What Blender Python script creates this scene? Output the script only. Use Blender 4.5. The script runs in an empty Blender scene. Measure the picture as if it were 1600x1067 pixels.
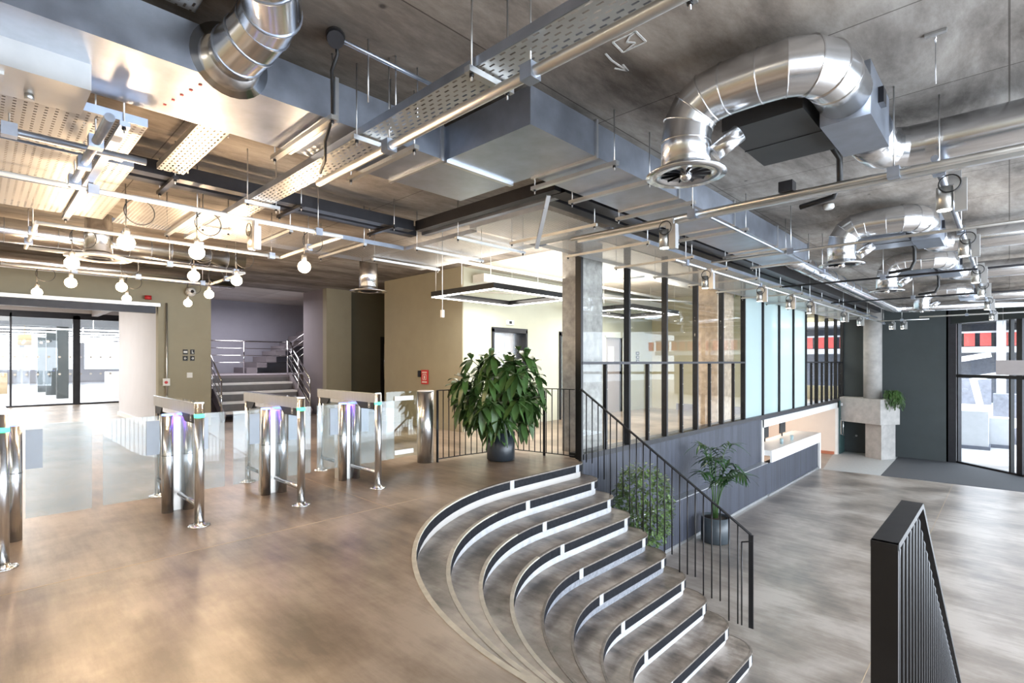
import bpy, bmesh, math, random
from mathutils import Vector, Matrix
random.seed(7)
S = bpy.context.scene
C = S.collection
PI = math.pi
# ------------------------------------------------------------------ camera, world, light, exposure
F = 808.0
cam = bpy.data.cameras.new('camera'); co = bpy.data.objects.new('camera', cam); C.objects.link(co)
co.location = (0, 0, 1.4); co.rotation_euler = (PI/2, 0, math.asin(.6932))
cam.lens = F/1600*36; cam.sensor_width = 36; cam.shift_y = .0197; cam.clip_end = 300; cam.clip_start = .05
S.camera = co
S.view_settings.view_transform = 'Standard'; S.view_settings.look = 'None'; S.view_settings.gamma = 1
S.view_settings.use_curve_mapping = False
S.view_settings.exposure = 0.93
S.cycles.use_denoising = True
S.cycles.max_bounces = 10; S.cycles.transparent_max_bounces = 24; S.cycles.diffuse_bounces = 4
S.cycles.caustics_reflective = False; S.cycles.caustics_refractive = False
S.cycles.sample_clamp_indirect = 6
W = bpy.data.worlds.new('sky'); S.world = W; W.use_nodes = True
W.node_tree.nodes['Background'].inputs[0].default_value = (.80, .89, 1, 1)
W.node_tree.nodes['Background'].inputs[1].default_value = 3.6

def light(name, kind, loc, power, color=(1, 1, 1), size=(1, 1), aim=None, radius=.05):
    l = bpy.data.lights.new(name, kind); l.energy = power; l.color = color
    o = bpy.data.objects.new(name, l); C.objects.link(o); o.location = loc
    if kind == 'AREA':
        l.shape = 'RECTANGLE'; l.size, l.size_y = size
    elif kind == 'POINT': l.shadow_soft_size = radius
    if aim is not None:
        o.rotation_euler = Vector(aim).to_track_quat('-Z', 'Y').to_euler()
    return o
WARM = (1, .69, .42); COOL = (.80, .90, 1); NEU = (1, .93, .82)
sun = light('sun', 'SUN', (0, 40, 20), 6.0, (1, .97, .92), aim=(.15, .75, -.8)); sun.data.angle = .02
light('daylight_side', 'AREA', (4.6, 9.5, .6), 640, COOL, (15, 3.6), (-1, 0, -.06))
light('back_fill', 'AREA', (4.4, -1.8, 1.7), 26, (1,.97,.93), (4.6, 2.4), (-1, .1, 0))  # added fill from behind the viewer; no such window is seen
light('lobby_ceiling_light', 'AREA', (-6.5, 6.6, 2.62), 55, NEU, (1.3, 1.9), (0, 0, -1))
light('lobby_ceiling_light', 'AREA', (-6.5, 10.8, 2.62), 55, NEU, (1.3, 1.9), (0, 0, -1))
light('lobby_up_light', 'AREA', (-6.0, 8.0, 2.70), 85, NEU, (2.0, 6.0), (0, 0, 1))
light('office_light', 'AREA', (-29, 1.0, 2.64), 620, (.93, .96, 1), (14, 6), (0, 0, -1))
light('office_light', 'AREA', (-17, -1.5, 3.1), 340, (1, .96, .9), (6, 5), (0, 0, -1))
light('overhead_fill', 'AREA', (-4.6, -2.9, 3.05), 130, (1, .88, .72), (7.5, 1.2), (0, .15, -1))  # added unseen fill overhead behind the viewer, without any fittings
light('stairwell_light', 'AREA', (-15.2, 5.0, 3.1), 55, (.95, .93, 1), (1.6, 1.6), (0, 0, -1))
light('reception_light', 'AREA', (-5.9, 17.4, -.22), 42, (1, .88, .74), (1.4, 6.5), (0, 0, -1))
light('upper_room_light', 'AREA', (-6.2, 18.5, 3.1), 130, (1, .97, .92), (2.0, 7), (0, 0, -1))

# ------------------------------------------------------------------ layout helper: photo point -> place on a plane
def ray(px, py=0):
    a = (px-800)/F
    return -.6932+.7207*a, .721+.693*a, (565-py)/F
def P(px, py, z):
    x, y, b = ray(px, py); t = (z-1.4)/b
    return Vector((x*t, y*t, z))
def yat(px, X):
    x, y, _ = ray(px); return y*X/x
def xat(px, Y):
    x, y, _ = ray(px); return x*Y/y
def zat(py, px, X=None, Y=None):
    x, y, b = ray(px, py)
    return 1.4+b*(X/x if X is not None else Y/y)

# ------------------------------------------------------------------ materials
MATS = {}
def nmat(name):
    m = bpy.data.materials.new(name); m.use_nodes = True; MATS[name] = m
    nt = m.node_tree; return m, nt, nt.nodes['Principled BSDF']
def N(nt, t, **k):
    n = nt.nodes.new(t)
    for a, v in k.items(): setattr(n, a, v)
    return n
def ramp(nt, fac, stops):
    r = N(nt, 'ShaderNodeValToRGB'); e = r.color_ramp.elements
    while len(e) < len(stops): e.new(.5)
    for i, (p, c) in enumerate(stops):
        e[i].position = p; e[i].color = tuple(c)+(1,) if len(c) == 3 else c
    nt.links.new(fac, r.inputs[0]); return r.outputs[0]
def noise(nt, vec, scale, detail=6, rough=.6, dist=0):
    n = N(nt, 'ShaderNodeTexNoise'); n.inputs['Scale'].default_value = scale
    n.inputs['Detail'].default_value = detail; n.inputs['Roughness'].default_value = rough
    n.inputs['Distortion'].default_value = dist
    if vec is not None: nt.links.new(vec, n.inputs['Vector'])
    return n.outputs['Fac']
def coords(nt, scale=(1, 1, 1)):
    t = N(nt, 'ShaderNodeTexCoord'); mp = N(nt, 'ShaderNodeMapping'); mp.inputs['Scale'].default_value = scale
    nt.links.new(t.outputs['Object'], mp.inputs[0]); return mp.outputs[0]
def mat(name, col, rough=.5, metal=0, var=.12, scale=6, stretch=(1, 1, 1), rvar=0, bump=0, spec=None, coat=0):
    m, nt, b = nmat(name)
    v = coords(nt, stretch); n = noise(nt, v, scale)
    lo = [c*(1-var) for c in col]; hi = [min(1, c*(1+var)) for c in col]
    nt.links.new(ramp(nt, n, [(.3, lo), (.7, hi)]), b.inputs['Base Color'])
    b.inputs['Metallic'].default_value = metal; b.inputs['Roughness'].default_value = rough
    if rvar:
        mr = N(nt, 'ShaderNodeMapRange'); nt.links.new(n, mr.inputs[0])
        mr.inputs[3].default_value = max(0.02, rough-rvar); mr.inputs[4].default_value = rough+rvar
        nt.links.new(mr.outputs[0], b.inputs['Roughness'])
    if bump:
        bp = N(nt, 'ShaderNodeBump'); bp.inputs['Strength'].default_value = bump; bp.inputs['Distance'].default_value = .01
        nt.links.new(n, bp.inputs['Height']); nt.links.new(bp.outputs[0], b.inputs['Normal'])
    if coat: b.inputs['Coat Weight'].default_value = coat; b.inputs['Coat Roughness'].default_value = .1
    return m
def emit(name, col, s):
    m, nt, b = nmat(name)
    b.inputs['Base Color'].default_value = (*col, 1); b.inputs['Emission Color'].default_value = (*col, 1)
    b.inputs['Emission Strength'].default_value = s; return m
# polished concrete floor
def floor_mat(name, a, b_, c, r0, r1, sc=1.0):
    m, nt, b = nmat(name)
    v = coords(nt, (1, 1, 1)); n1 = noise(nt, v, sc, 8, .6, .2); v2 = coords(nt, (.5, 3, 1)); n2 = noise(nt, v2, 3, 8, .7)
    mx = N(nt, 'ShaderNodeMath', operation='MULTIPLY_ADD'); nt.links.new(n2, mx.inputs[0]); mx.inputs[1].default_value = .42
    nt.links.new(n1, mx.inputs[2])
    nt.links.new(ramp(nt, mx.outputs[0], [(.56, a), (.71, b_), (.86, c)]), b.inputs['Base Color'])
    mr = N(nt, 'ShaderNodeMapRange'); nt.links.new(n1, mr.inputs[0]); mr.inputs[1].default_value = .3; mr.inputs[2].default_value = .7
    mr.inputs[3].default_value = r0; mr.inputs[4].default_value = r1
    nt.links.new(mr.outputs[0], b.inputs['Roughness'])
    b.inputs['Specular IOR Level'].default_value = .85
    bp = N(nt, 'ShaderNodeBump'); bp.inputs['Strength'].default_value = .3; nt.links.new(n2, bp.inputs['Height']); bp.inputs['Distance'].default_value = .004
    nt.links.new(bp.outputs[0], b.inputs['Normal']); return m
floor_mat('floor_upper', (.135, .102, .08), (.275, .21, .16), (.43, .35, .28), .282, .36)
floor_mat('floor_lower', (.16, .135, .115), (.28, .235, .20), (.42, .37, .33), .282, .36)
floor_mat('tread', (.085, .068, .055), (.25, .20, .165), (.46, .40, .35), .29, .42, 2.4)
floor_mat('floor_office', (.42, .41, .42), (.52, .51, .53), (.62, .61, .63), .282, .30)
# board-marked concrete ceiling: brown and grey mottling, pour joints, plank lines
def ceil_mat(name, a, b_, c, jx=2.3, jy=2.3, line=.006):
    m, nt, b = nmat(name)
    v = coords(nt, (1, .35, 1)); n1 = noise(nt, v, 1.5, 12, .72, .25)
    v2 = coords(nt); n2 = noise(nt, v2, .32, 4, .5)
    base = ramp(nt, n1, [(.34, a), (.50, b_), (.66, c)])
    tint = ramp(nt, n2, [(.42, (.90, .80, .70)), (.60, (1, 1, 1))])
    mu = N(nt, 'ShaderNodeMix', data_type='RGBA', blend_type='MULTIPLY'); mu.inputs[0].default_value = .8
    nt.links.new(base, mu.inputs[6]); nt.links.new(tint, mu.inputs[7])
    br = N(nt, 'ShaderNodeTexBrick'); br.inputs['Scale'].default_value = 1; br.inputs['Mortar Size'].default_value = line
    br.inputs['Brick Width'].default_value = jx; br.inputs['Row Height'].default_value = jy/2; br.inputs['Mortar Smooth'].default_value = .4
    br.offset = .0
    br.inputs['Color1'].default_value = (1, 1, 1, 1); br.inputs['Color2'].default_value = (.86, .86, .86, 1); br.inputs['Mortar'].default_value = (.32, .30, .28, 1)
    nt.links.new(v2, br.inputs['Vector'])
    m2 = N(nt, 'ShaderNodeMix', data_type='RGBA', blend_type='MULTIPLY'); m2.inputs[0].default_value = 1
    nt.links.new(mu.outputs[2], m2.inputs[6]); nt.links.new(br.outputs[0], m2.inputs[7])
    vo = N(nt, 'ShaderNodeTexVoronoi'); vo.inputs['Scale'].default_value = 2.3; nt.links.new(v2, vo.inputs['Vector'])
    hole = ramp(nt, vo.outputs['Distance'], [(.025, (.15, .15, .15)), (.06, (1, 1, 1))])
    m3 = N(nt, 'ShaderNodeMix', data_type='RGBA', blend_type='MULTIPLY'); m3.inputs[0].default_value = .8
    nt.links.new(m2.outputs[2], m3.inputs[6]); nt.links.new(hole, m3.inputs[7])
    nt.links.new(m3.outputs[2], b.inputs['Base Color']); b.inputs['Roughness'].default_value = .85
    bp = N(nt, 'ShaderNodeBump'); bp.inputs['Strength'].default_value = .35; bp.inputs['Distance'].default_value = .02
    nt.links.new(n1, bp.inputs['Height']); nt.links.new(bp.outputs[0], b.inputs['Normal']); return m
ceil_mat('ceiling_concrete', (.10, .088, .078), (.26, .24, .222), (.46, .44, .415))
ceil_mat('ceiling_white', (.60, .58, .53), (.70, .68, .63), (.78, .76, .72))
mat('column_concrete', (.36, .34, .315), .8, var=.3, scale=9, bump=.3)
mat('column_lit_warm', (.50, .38, .27), .85, var=.25, scale=9, bump=.3)  # same concrete, with the warm lamplight put into its colour
mat('plinth_concrete', (.42, .40, .38), .8, var=.18, scale=4, bump=.1)
mat('galvanised', (.41, .455, .54), .36, .93, var=.14, scale=5, rvar=.10)
mat('galv_warm', (.60, .59, .56), .38, .92, var=.06, scale=5, rvar=.08)
mat('spiral', (.72, .73, .75), .22, 1, var=.06, scale=4, stretch=(1, 1, 1), rvar=.05)
mat('steel_brushed', (.66, .66, .67), .24, 1, var=.10, scale=30, stretch=(1, 1, .04), rvar=.05)
mat('satin_steel', (.52, .50, .47), .42, .9, var=.06, scale=30, stretch=(1, 1, .05))
mat('clamp_grey', (.30, .32, .35), .5, .5, var=.04)
mat('chrome', (.80, .80, .80), .10, 1, var=.03)
mat('strut', (.60, .61, .62), .38, 1, var=.08)
mat('white_paint', (.78, .77, .74), .45, var=.04)
mat('dark_steel', (.035, .035, .04), .38, .6, var=.15)
mat('black_metal', (.014, .014, .016), .42, .3, var=.2, rvar=.08)
mat('black_plastic', (.012, .012, .013), .5, var=.1)
mat('black_unit', (.035, .036, .038), .55, .2, var=.1)
mat('olive_wall', (.37, .335, .24), .75, var=.05, scale=2)
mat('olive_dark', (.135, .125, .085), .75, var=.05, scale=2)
mat('sage_wall', (.50, .50, .40), .75, var=.04, scale=2)
mat('cream_wall', (.60, .55, .38), .75, var=.04, scale=2)
mat('mauve_wall', (.25, .22, .235), .8, var=.05, scale=2)
mat('lilac_wall', (.31, .30, .345), .8, var=.05, scale=2)
mat('white_wall', (.60, .60, .64), .7, var=.03, scale=2)
mat('dark_wall', (.045, .055, .057), .6, var=.08, scale=2)
mat('teal_door', (.05, .10, .10), .45, var=.1)
mat('peach_wall', (.80, .50, .33), .7, var=.03, scale=2)
mat('pale_wall', (.74, .64, .55), .7, var=.03, scale=2)
mat('brick_skirt', (.45, .16, .09), .7)
mat('counter_white', (.82, .80, .78), .35, var=.03)
mat('mat_dark', (.055, .058, .066), .85, var=.25, scale=25, stretch=(8, 1, 1))
mat('tile_pale', (.44, .45, .45), .5, var=.08, scale=12)
mat('door_grey', (.33, .29, .28), .5, var=.04)
mat('pot_navy', (.022, .028, .036), .32, var=.2)
mat('pot_slate', (.05, .062, .072), .4, var=.15)
mat('soil', (.04, .028, .018), .95, var=.4, scale=40, bump=.5)
mat('leaf', (.060, .125, .032), .35, var=.5, scale=3)
mat('leaf_light', (.14, .22, .075), .45, var=.55, scale=9)
mat('leaf_dark', (.025, .075, .020), .4, var=.4, scale=4)
mat('stem', (.10, .11, .04), .6, var=.3)
mat('paper', (.85, .85, .82), .6, var=.02)
mat('sign_red', (.60, .03, .03), .5, var=.05)
mat('sign_black', (.01, .01, .01), .5)
mat('chalk', (.62, .62, .60), .9, var=.2, scale=30)
mat('nosing_tape', (.014, .015, .019), .55, var=.35, scale=25)
MATS['nosing_tape'].node_tree.nodes['Principled BSDF'].inputs['Specular IOR Level'].default_value = .12
mat('nosing_cream', (.58, .54, .46), .55, var=.15, scale=14)
mat('nosing_worn', (.22, .19, .165), .5, var=.3, scale=18)
mat('nosing_bare', (.42, .39, .35), .6, var=.3, scale=18)
mat('riser_white', (.52, .52, .53), .55, var=.15, scale=14)
mat('riser_pale', (.55, .52, .49), .55, var=.04)
mat('riser_grey', (.27, .28, .31), .5, var=.3, scale=30)
mat('floor_seam', (.50, .38, .26), .5)
mat('red_outdoor', (.45, .06, .05), .6, var=.15)
mat('white_outdoor', (.45, .46, .48), .6, var=.05)
mat('grey_outdoor', (.10, .11, .14), .7, var=.2)
mat('ground_outdoor', (.42, .42, .42), .9, var=.1)
mat('riser_dark', (.16, .15, .15), .5)  # plain dark tone for the back stair risers
mat('orange_strip', (.40, .30, .17), .5)
emit('bulb_glow', (1, .80, .52), 22)
emit('led_white', (1, .97, .90), 9)
emit('led_office', (.95, .98, 1), 6)
emit('led_blue', (.10, .22, 1), 4)
emit('led_violet', (.28, .12, 1), 3)
emit('led_green', (.06, 1, .45), 2.2)
emit('spot_glow', (1, .95, .88), 10)
# slatted timber, stained blue-black
def slat_mat(name, axis, col):
    m, nt, b = nmat(name); tc = N(nt, 'ShaderNodeTexCoord'); sx = N(nt, 'ShaderNodeSeparateXYZ'); nt.links.new(tc.outputs['Object'], sx.inputs[0])
    mu = N(nt, 'ShaderNodeMath', operation='MULTIPLY'); nt.links.new(sx.outputs[axis], mu.inputs[0]); mu.inputs[1].default_value = 1/.075
    fr = N(nt, 'ShaderNodeMath', operation='FRACT'); nt.links.new(mu.outputs[0], fr.inputs[0])
    fl = N(nt, 'ShaderNodeMath', operation='FLOOR'); nt.links.new(mu.outputs[0], fl.inputs[0])
    wn = N(nt, 'ShaderNodeTexWhiteNoise', noise_dimensions='1D'); nt.links.new(fl.outputs[0], wn.inputs['W'])
    v = coords(nt, (14, 14, .8)); n = noise(nt, v, 2.2, 6)
    ad = N(nt, 'ShaderNodeMath', operation='MULTIPLY_ADD'); nt.links.new(wn.outputs[0], ad.inputs[0]); ad.inputs[1].default_value = .45; nt.links.new(n, ad.inputs[2])
    c1 = ramp(nt, ad.outputs[0], [(.3, [c*.62 for c in col]), (.95, [c*1.45 for c in col])])
    gap = ramp(nt, fr.outputs[0], [(.0, (.12, .12, .12)), (.10, (1, 1, 1))])
    mx = N(nt, 'ShaderNodeMix', data_type='RGBA', blend_type='MULTIPLY'); mx.inputs[0].default_value = 1
    nt.links.new(c1, mx.inputs[6]); nt.links.new(gap, mx.inputs[7]); nt.links.new(mx.outputs[2], b.inputs['Base Color'])
    b.inputs['Roughness'].default_value = .55
    bp = N(nt, 'ShaderNodeBump'); bp.inputs['Strength'].default_value = .6; bp.inputs['Distance'].default_value = .01
    nt.links.new(gap, bp.inputs['Height']); nt.links.new(bp.outputs[0], b.inputs['Normal'])
slat_mat('slats', 1, (.033, .037, .053))
# perforated steel tray: real see-through slots
def perf_mat(name, px, py, hx, hy, col=(.52, .52, .50), metal=.75, rough=.42):
    m, nt, b = nmat(name)
    b.inputs['Base Color'].default_value = (*col, 1); b.inputs['Metallic'].default_value = metal; b.inputs['Roughness'].default_value = rough
    tc = N(nt, 'ShaderNodeTexCoord'); sx = N(nt, 'ShaderNodeSeparateXYZ'); nt.links.new(tc.outputs['Object'], sx.inputs[0])
    def M(op, a, bb=None):
        k = N(nt, 'ShaderNodeMath', operation=op)
        for i, q in enumerate((a, bb)):
            if q is None: continue
            if isinstance(q, (int, float)): k.inputs[i].default_value = q
            else: nt.links.new(q, k.inputs[i])
        return k.outputs[0]
    u = M('DIVIDE', sx.outputs[0], px); v = M('DIVIDE', sx.outputs[1], py)
    row = M('MODULO', M('ABSOLUTE', M('FLOOR', v)), 2)
    u2 = M('ADD', u, M('MULTIPLY', row, .5))
    du = M('ABSOLUTE', M('SUBTRACT', M('FRACT', M('ADD', u2, 100)), .5)); dv = M('ABSOLUTE', M('SUBTRACT', M('FRACT', M('ADD', v, 100)), .5))
    h = M('MULTIPLY', M('LESS_THAN', du, hx/2), M('LESS_THAN', dv, hy/2))
    tr = N(nt, 'ShaderNodeBsdfTransparent'); mx = N(nt, 'ShaderNodeMixShader')
    nt.links.new(h, mx.inputs[0]); nt.links.new(b.outputs[0], mx.inputs[1]); nt.links.new(tr.outputs[0], mx.inputs[2])
    nt.links.new(mx.outputs[0], nt.nodes['Material Output'].inputs[0])
perf_mat('perf_x', .070, .032, .50, .34)
perf_mat('perf_y', .026, .052, .34, .55)
perf_mat('perf_round', .044, .044, .34, .34, (.50, .49, .47), .6, .5)
perf_mat('perf_mesh', .016, .030, .55, .60, (.52, .51, .49), .75, .42)
def glass(name, tint=(1, 1, 1), refl=.06, milk=0, rough=.0):
    m, nt, b = nmat(name); nt.nodes.remove(b)
    tr = N(nt, 'ShaderNodeBsdfTransparent'); tr.inputs[0].default_value = (*tint, 1)
    gl = N(nt, 'ShaderNodeBsdfGlossy'); gl.inputs['Roughness'].default_value = rough
    lw = N(nt, 'ShaderNodeLayerWeight'); lw.inputs[0].default_value = .5      # Schlick on the facing term: the same from both sides
    pw = N(nt, 'ShaderNodeMath', operation='POWER'); nt.links.new(lw.outputs['Facing'], pw.inputs[0]); pw.inputs[1].default_value = 4.5
    fr = N(nt, 'ShaderNodeMath', operation='MULTIPLY_ADD'); nt.links.new(pw.outputs[0], fr.inputs[0]); fr.inputs[1].default_value = .38; fr.inputs[2].default_value = refl*.6
    mx = N(nt, 'ShaderNodeMixShader'); nt.links.new(fr.outputs[0], mx.inputs[0]); nt.links.new(tr.outputs[0], mx.inputs[1]); nt.links.new(gl.outputs[0], mx.inputs[2])
    out = mx.outputs[0]
    if milk:
        df = N(nt, 'ShaderNodeBsdfTranslucent'); df.inputs[0].default_value = (.85, .95, .97, 1)
        d2 = N(nt, 'ShaderNodeBsdfDiffuse'); d2.inputs[0].default_value = (.70, .83, .86, 1)
        m1 = N(nt, 'ShaderNodeMixShader'); m1.inputs[0].default_value = .5; nt.links.new(df.outputs[0], m1.inputs[1]); nt.links.new(d2.outputs[0], m1.inputs[2])
        m2 = N(nt, 'ShaderNodeMixShader'); m2.inputs[0].default_value = milk; nt.links.new(out, m2.inputs[1]); nt.links.new(m1.outputs[0], m2.inputs[2]); out = m2.outputs[0]
    nt.links.new(out, nt.nodes['Material Output'].inputs[0])
glass('glass_clear', (.97, .98, .98)); glass('glass_gate', (.93, .96, .98), milk=.10); glass('glass_frost', (.80, .92, .95), milk=.62, rough=.1)
glass('glass_leaf', (.9, .94, .97), milk=.16); glass('glass_tint', (.92, .96, .93))  # milk puts the gate leaf's whitish reflection into the glass itself

# ------------------------------------------------------------------ mesh builder
class MB:
    def __init__(s): s.b = bmesh.new()
    def face(s, vs, smooth=False):
        try: f = s.b.faces.new(vs); f.smooth = smooth; return f
        except ValueError: return None
    def box(s, x0, x1, y0, y1, z0, z1):
        if x0 > x1: x0, x1 = x1, x0
        if y0 > y1: y0, y1 = y1, y0
        if z0 > z1: z0, z1 = z1, z0
        v = [s.b.verts.new((x, y, z)) for z in (z0, z1) for y in (y0, y1) for x in (x0, x1)]
        for q in ((0, 2, 3, 1), (4, 5, 7, 6), (0, 1, 5, 4), (2, 6, 7, 3), (0, 4, 6, 2), (1, 3, 7, 5)): s.face([v[i] for i in q])
        return s
    def obox(s, p0, p1, w, h, up=(0, 0, 1)):           # a bar of section w x h between two points
        p0 = Vector(p0); p1 = Vector(p1); d = (p1-p0).normalized(); up = Vector(up)
        if abs(d.dot(up)) > .99: up = Vector((0, 1, 0))
        u = d.cross(up).normalized(); v = u.cross(d).normalized()
        vs = [s.b.verts.new(p + u*a*w/2 + v*c*h/2) for p in (p0, p1) for a, c in ((-1, -1), (1, -1), (1, 1), (-1, 1))]
        for q in ((0, 1, 2, 3), (7, 6, 5, 4), (0, 4, 5, 1), (1, 5, 6, 2), (2, 6, 7, 3), (3, 7, 4, 0)): s.face([vs[i] for i in q])
        return s
    def tube(s, p0, p1, r, n=14, r1=None, cap=True):
        p0 = Vector(p0); p1 = Vector(p1); d = (p1-p0).normalized()
        up = Vector((0, 0, 1)) if abs(d.z) < .95 else Vector((1, 0, 0))
        u = d.cross(up).normalized(); v = u.cross(d); r1 = r if r1 is None else r1
        A = [s.b.verts.new(p0+(u*math.cos(2*PI*i/n)+v*math.sin(2*PI*i/n))*r) for i in range(n)]
        B = [s.b.verts.new(p1+(u*math.cos(2*PI*i/n)+v*math.sin(2*PI*i/n))*r1) for i in range(n)]
        for i in range(n): s.face([A[i], B[i], B[(i+1) % n], A[(i+1) % n]], True)
        if cap: s.face(A[::-1] if 0 else A); s.face(B[::-1])
        return s
    def sweep(s, pts, r, n=8):                          # smooth wire / pipe
        pts = [Vector(p) for p in pts]; rings = []; ref = None
        for i, p in enumerate(pts):
            d = ((pts[min(i+1, len(pts)-1)]-pts[max(i-1, 0)])).normalized()
            if ref is None: ref = Vector((0, 0, 1)) if abs(d.z) < .9 else Vector((1, 0, 0))
            u = (ref-d*ref.dot(d)).normalized(); v = d.cross(u); ref = u
            rings.append([s.b.verts.new(p+(u*math.cos(2*PI*k/n)+v*math.sin(2*PI*k/n))*r) for k in range(n)])
        for a, b in zip(rings, rings[1:]):
            for k in range(n): s.face([a[k], a[(k+1) % n], b[(k+1) % n], b[k]], True)
        s.face(rings[0]); s.face(rings[-1][::-1]); return s
    def duct(s, pts, r, n=28):                          # mitred sheet-metal duct: every segment its own facets
        pts = [Vector(p) for p in pts]; D = [(b-a).normalized() for a, b in zip(pts, pts[1:])]
        for i, d in enumerate(D):
            up = Vector((0, 0, 1)) if abs(d.z) < .9 else Vector((0, 1, 0))
            u = d.cross(up).normalized(); v = u.cross(d)
            ends = []
            for p, nb in ((pts[i], D[i-1] if i else d), (pts[i+1], D[i+1] if i+1 < len(D) else d)):
                nn = (d+nb).normalized()
                rg = []
                for k in range(n):
                    o = (u*math.cos(2*PI*k/n)+v*math.sin(2*PI*k/n))*r
                    rg.append(s.b.verts.new(p+o-d*(o.dot(nn)/d.dot(nn))))
                ends.append(rg)
            for k in range(n): s.face([ends[0][k], ends[1][k], ends[1][(k+1) % n], ends[0][(k+1) % n]], True)
            if i == 0: s.face(ends[0])
            if i == len(D)-1: s.face(ends[1][::-1])
        return s
    def lathe(s, prof, c=(0, 0, 0), n=24, smooth=True):
        c = Vector(c); rings = [[s.b.verts.new(c+Vector((r*math.cos(2*PI*k/n), r*math.sin(2*PI*k/n), z))) for k in range(n)] for r, z in prof]
        for a, b in zip(rings, rings[1:]):
            for k in range(n): s.face([a[k], a[(k+1) % n], b[(k+1) % n], b[k]], smooth)
        s.face(rings[0][::-1]); s.face(rings[-1]); return s
    def prism(s, poly, z0, z1):
        A = [s.b.verts.new((x, y, z0)) for x, y in poly]; B = [s.b.verts.new((x, y, z1)) for x, y in poly]; n = len(poly)
        s.face(A[::-1]); s.face(B)
        for i in range(n): s.face([A[i], A[(i+1) % n], B[(i+1) % n], B[i]])
        return s
    def ribbon(s, inner, outer, z0, z1):                # a curved strip: two polylines, extruded, in quads
        n = len(inner); V = [[s.b.verts.new((p[0], p[1], z)) for p in L] for z in (z0, z1) for L in (inner, outer)]
        ib, ob, it, ot = V
        for i in range(n-1):
            s.face([it[i], it[i+1], ot[i+1], ot[i]]); s.face([ib[i], ob[i], ob[i+1], ib[i+1]])
            s.face([ib[i], ib[i+1], it[i+1], it[i]]); s.face([ob[i], ot[i], ot[i+1], ob[i+1]])
        s.face([ib[0], it[0], ot[0], ob[0]]); s.face([ib[-1], ob[-1], ot[-1], it[-1]]); return s
    def quadsheet(s, pts):
        s.face([s.b.verts.new(p) for p in pts]); return s
    def sphere(s, c, r, n=14, sz=1):
        return s.lathe([(max(1e-4, r*math.sin(PI*i/n)), -r*math.cos(PI*i/n)*sz) for i in range(n+1)], c, n*2)
    def torus(s, c, R, r, axis='z', n=28, m=8, sx=1):
        c = Vector(c); rings = []
        for i in range(n):
            a = 2*PI*i/n; rg = []
            for j in range(m):
                q = 2*PI*j/m; rr = R+r*math.cos(q); x, y, z = rr*math.cos(a)*sx, rr*math.sin(a), r*math.sin(q)
                if axis == 'x': x, y, z = z, x, y
                if axis == 'y': x, y, z = x, z, y
                rg.append(s.b.verts.new(c+Vector((x, y, z))))
            rings.append(rg)
        for i in range(n):
            a, b = rings[i], rings[(i+1) % n]
            for j in range(m): s.face([a[j], b[j], b[(j+1) % m], a[(j+1) % m]], True)
        return s
    def build(s, name, m, parent=None, label=None, loc=None, fix=True):
        if fix: bmesh.ops.recalc_face_normals(s.b, faces=s.b.faces[:])
        org = None
        if parent is None and loc is None:
            xs = [v.co for v in s.b.verts]; org = Vector((sum(v.x for v in xs)/len(xs), sum(v.y for v in xs)/len(xs), min(v.z for v in xs)))
        elif parent is None: org = Vector(loc)
        else: org = Vector(parent['_o'])
        if MATS.get(m) and m.startswith(('floor', 'ceiling', 'slats', 'tread')): 
            if parent is None: org = Vector((0, 0, 0))
        for v in s.b.verts: v.co -= org
        me = bpy.data.meshes.new(name); s.b.to_mesh(me); s.b.free(); me.materials.append(MATS[m])
        o = bpy.data.objects.new(name, me); C.objects.link(o)
        if parent is None: o.location = org
        else: o.parent = parent
        o['_o'] = tuple(org)
        if label: o['label'] = label
        return o
def thing(name, label, cat, loc=(0, 0, 0), group=None):
    o = bpy.data.objects.new(name, None); C.objects.link(o); o.location = loc; o.empty_display_size = .1
    o['_o'] = tuple(loc); o['label'] = label; o['category'] = cat
    if group: o['group'] = group
    return o
def tag(o, label, cat, group=None, kind=None):
    o['label'] = label; o['category'] = cat
    if group: o['group'] = group
    if kind: o['kind'] = kind
    return o
def struct(o, label=None, cat=None):
    o['kind'] = 'structure'
    if label: o['label'] = label
    if cat: o['category'] = cat
    return o
KIDS = {}
def dup(root, loc, label, rotz=None):
    r = root.copy(); C.objects.link(r); r.location = loc; r['label'] = label
    if rotz is not None: r.rotation_euler = (0, 0, rotz)
    for ch in [o for o in list(root.children)]:
        c = ch.copy(); C.objects.link(c); c.parent = r
        for g in list(ch.children):
            d = g.copy(); C.objects.link(d); d.parent = c
    return r
def box(*a): return MB().box(*a)

# ------------------------------------------------------------------ geometry of the curved stair
CX, CY, R0, RUN, RISE, NS = -1.5, 4.42, 2.72, .25, .19, 10
YE = 5.96; XR = -.16; FLOOR2 = -1.90; CEIL = 3.30; GX = -4.45
def nose(k, off=0.0):
    """nosing polyline of step k (off > 0 moves it back, up the stair)"""
    r = R0-RUN*k+off; cr = .26; X = CX-r
    pts = [(X-.42+0*off, YE)]
    for i in range(7):
        a = PI/2-PI/2*i/6
        pts.append((X-cr+cr*math.cos(a), YE-cr+cr*math.sin(a)))
    for i in range(1, 4): pts.append((X, YE-cr+(CY-YE+cr)*i/4))
    n = 26
    for i in range(n+1):
        a = PI+PI/2*i/n
        pts.append((CX+r*math.cos(a), CY+r*math.sin(a)))
    for i in range(1, 4): pts.append((CX+(XR-CX)*i/3, CY-r))
    return pts
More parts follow.
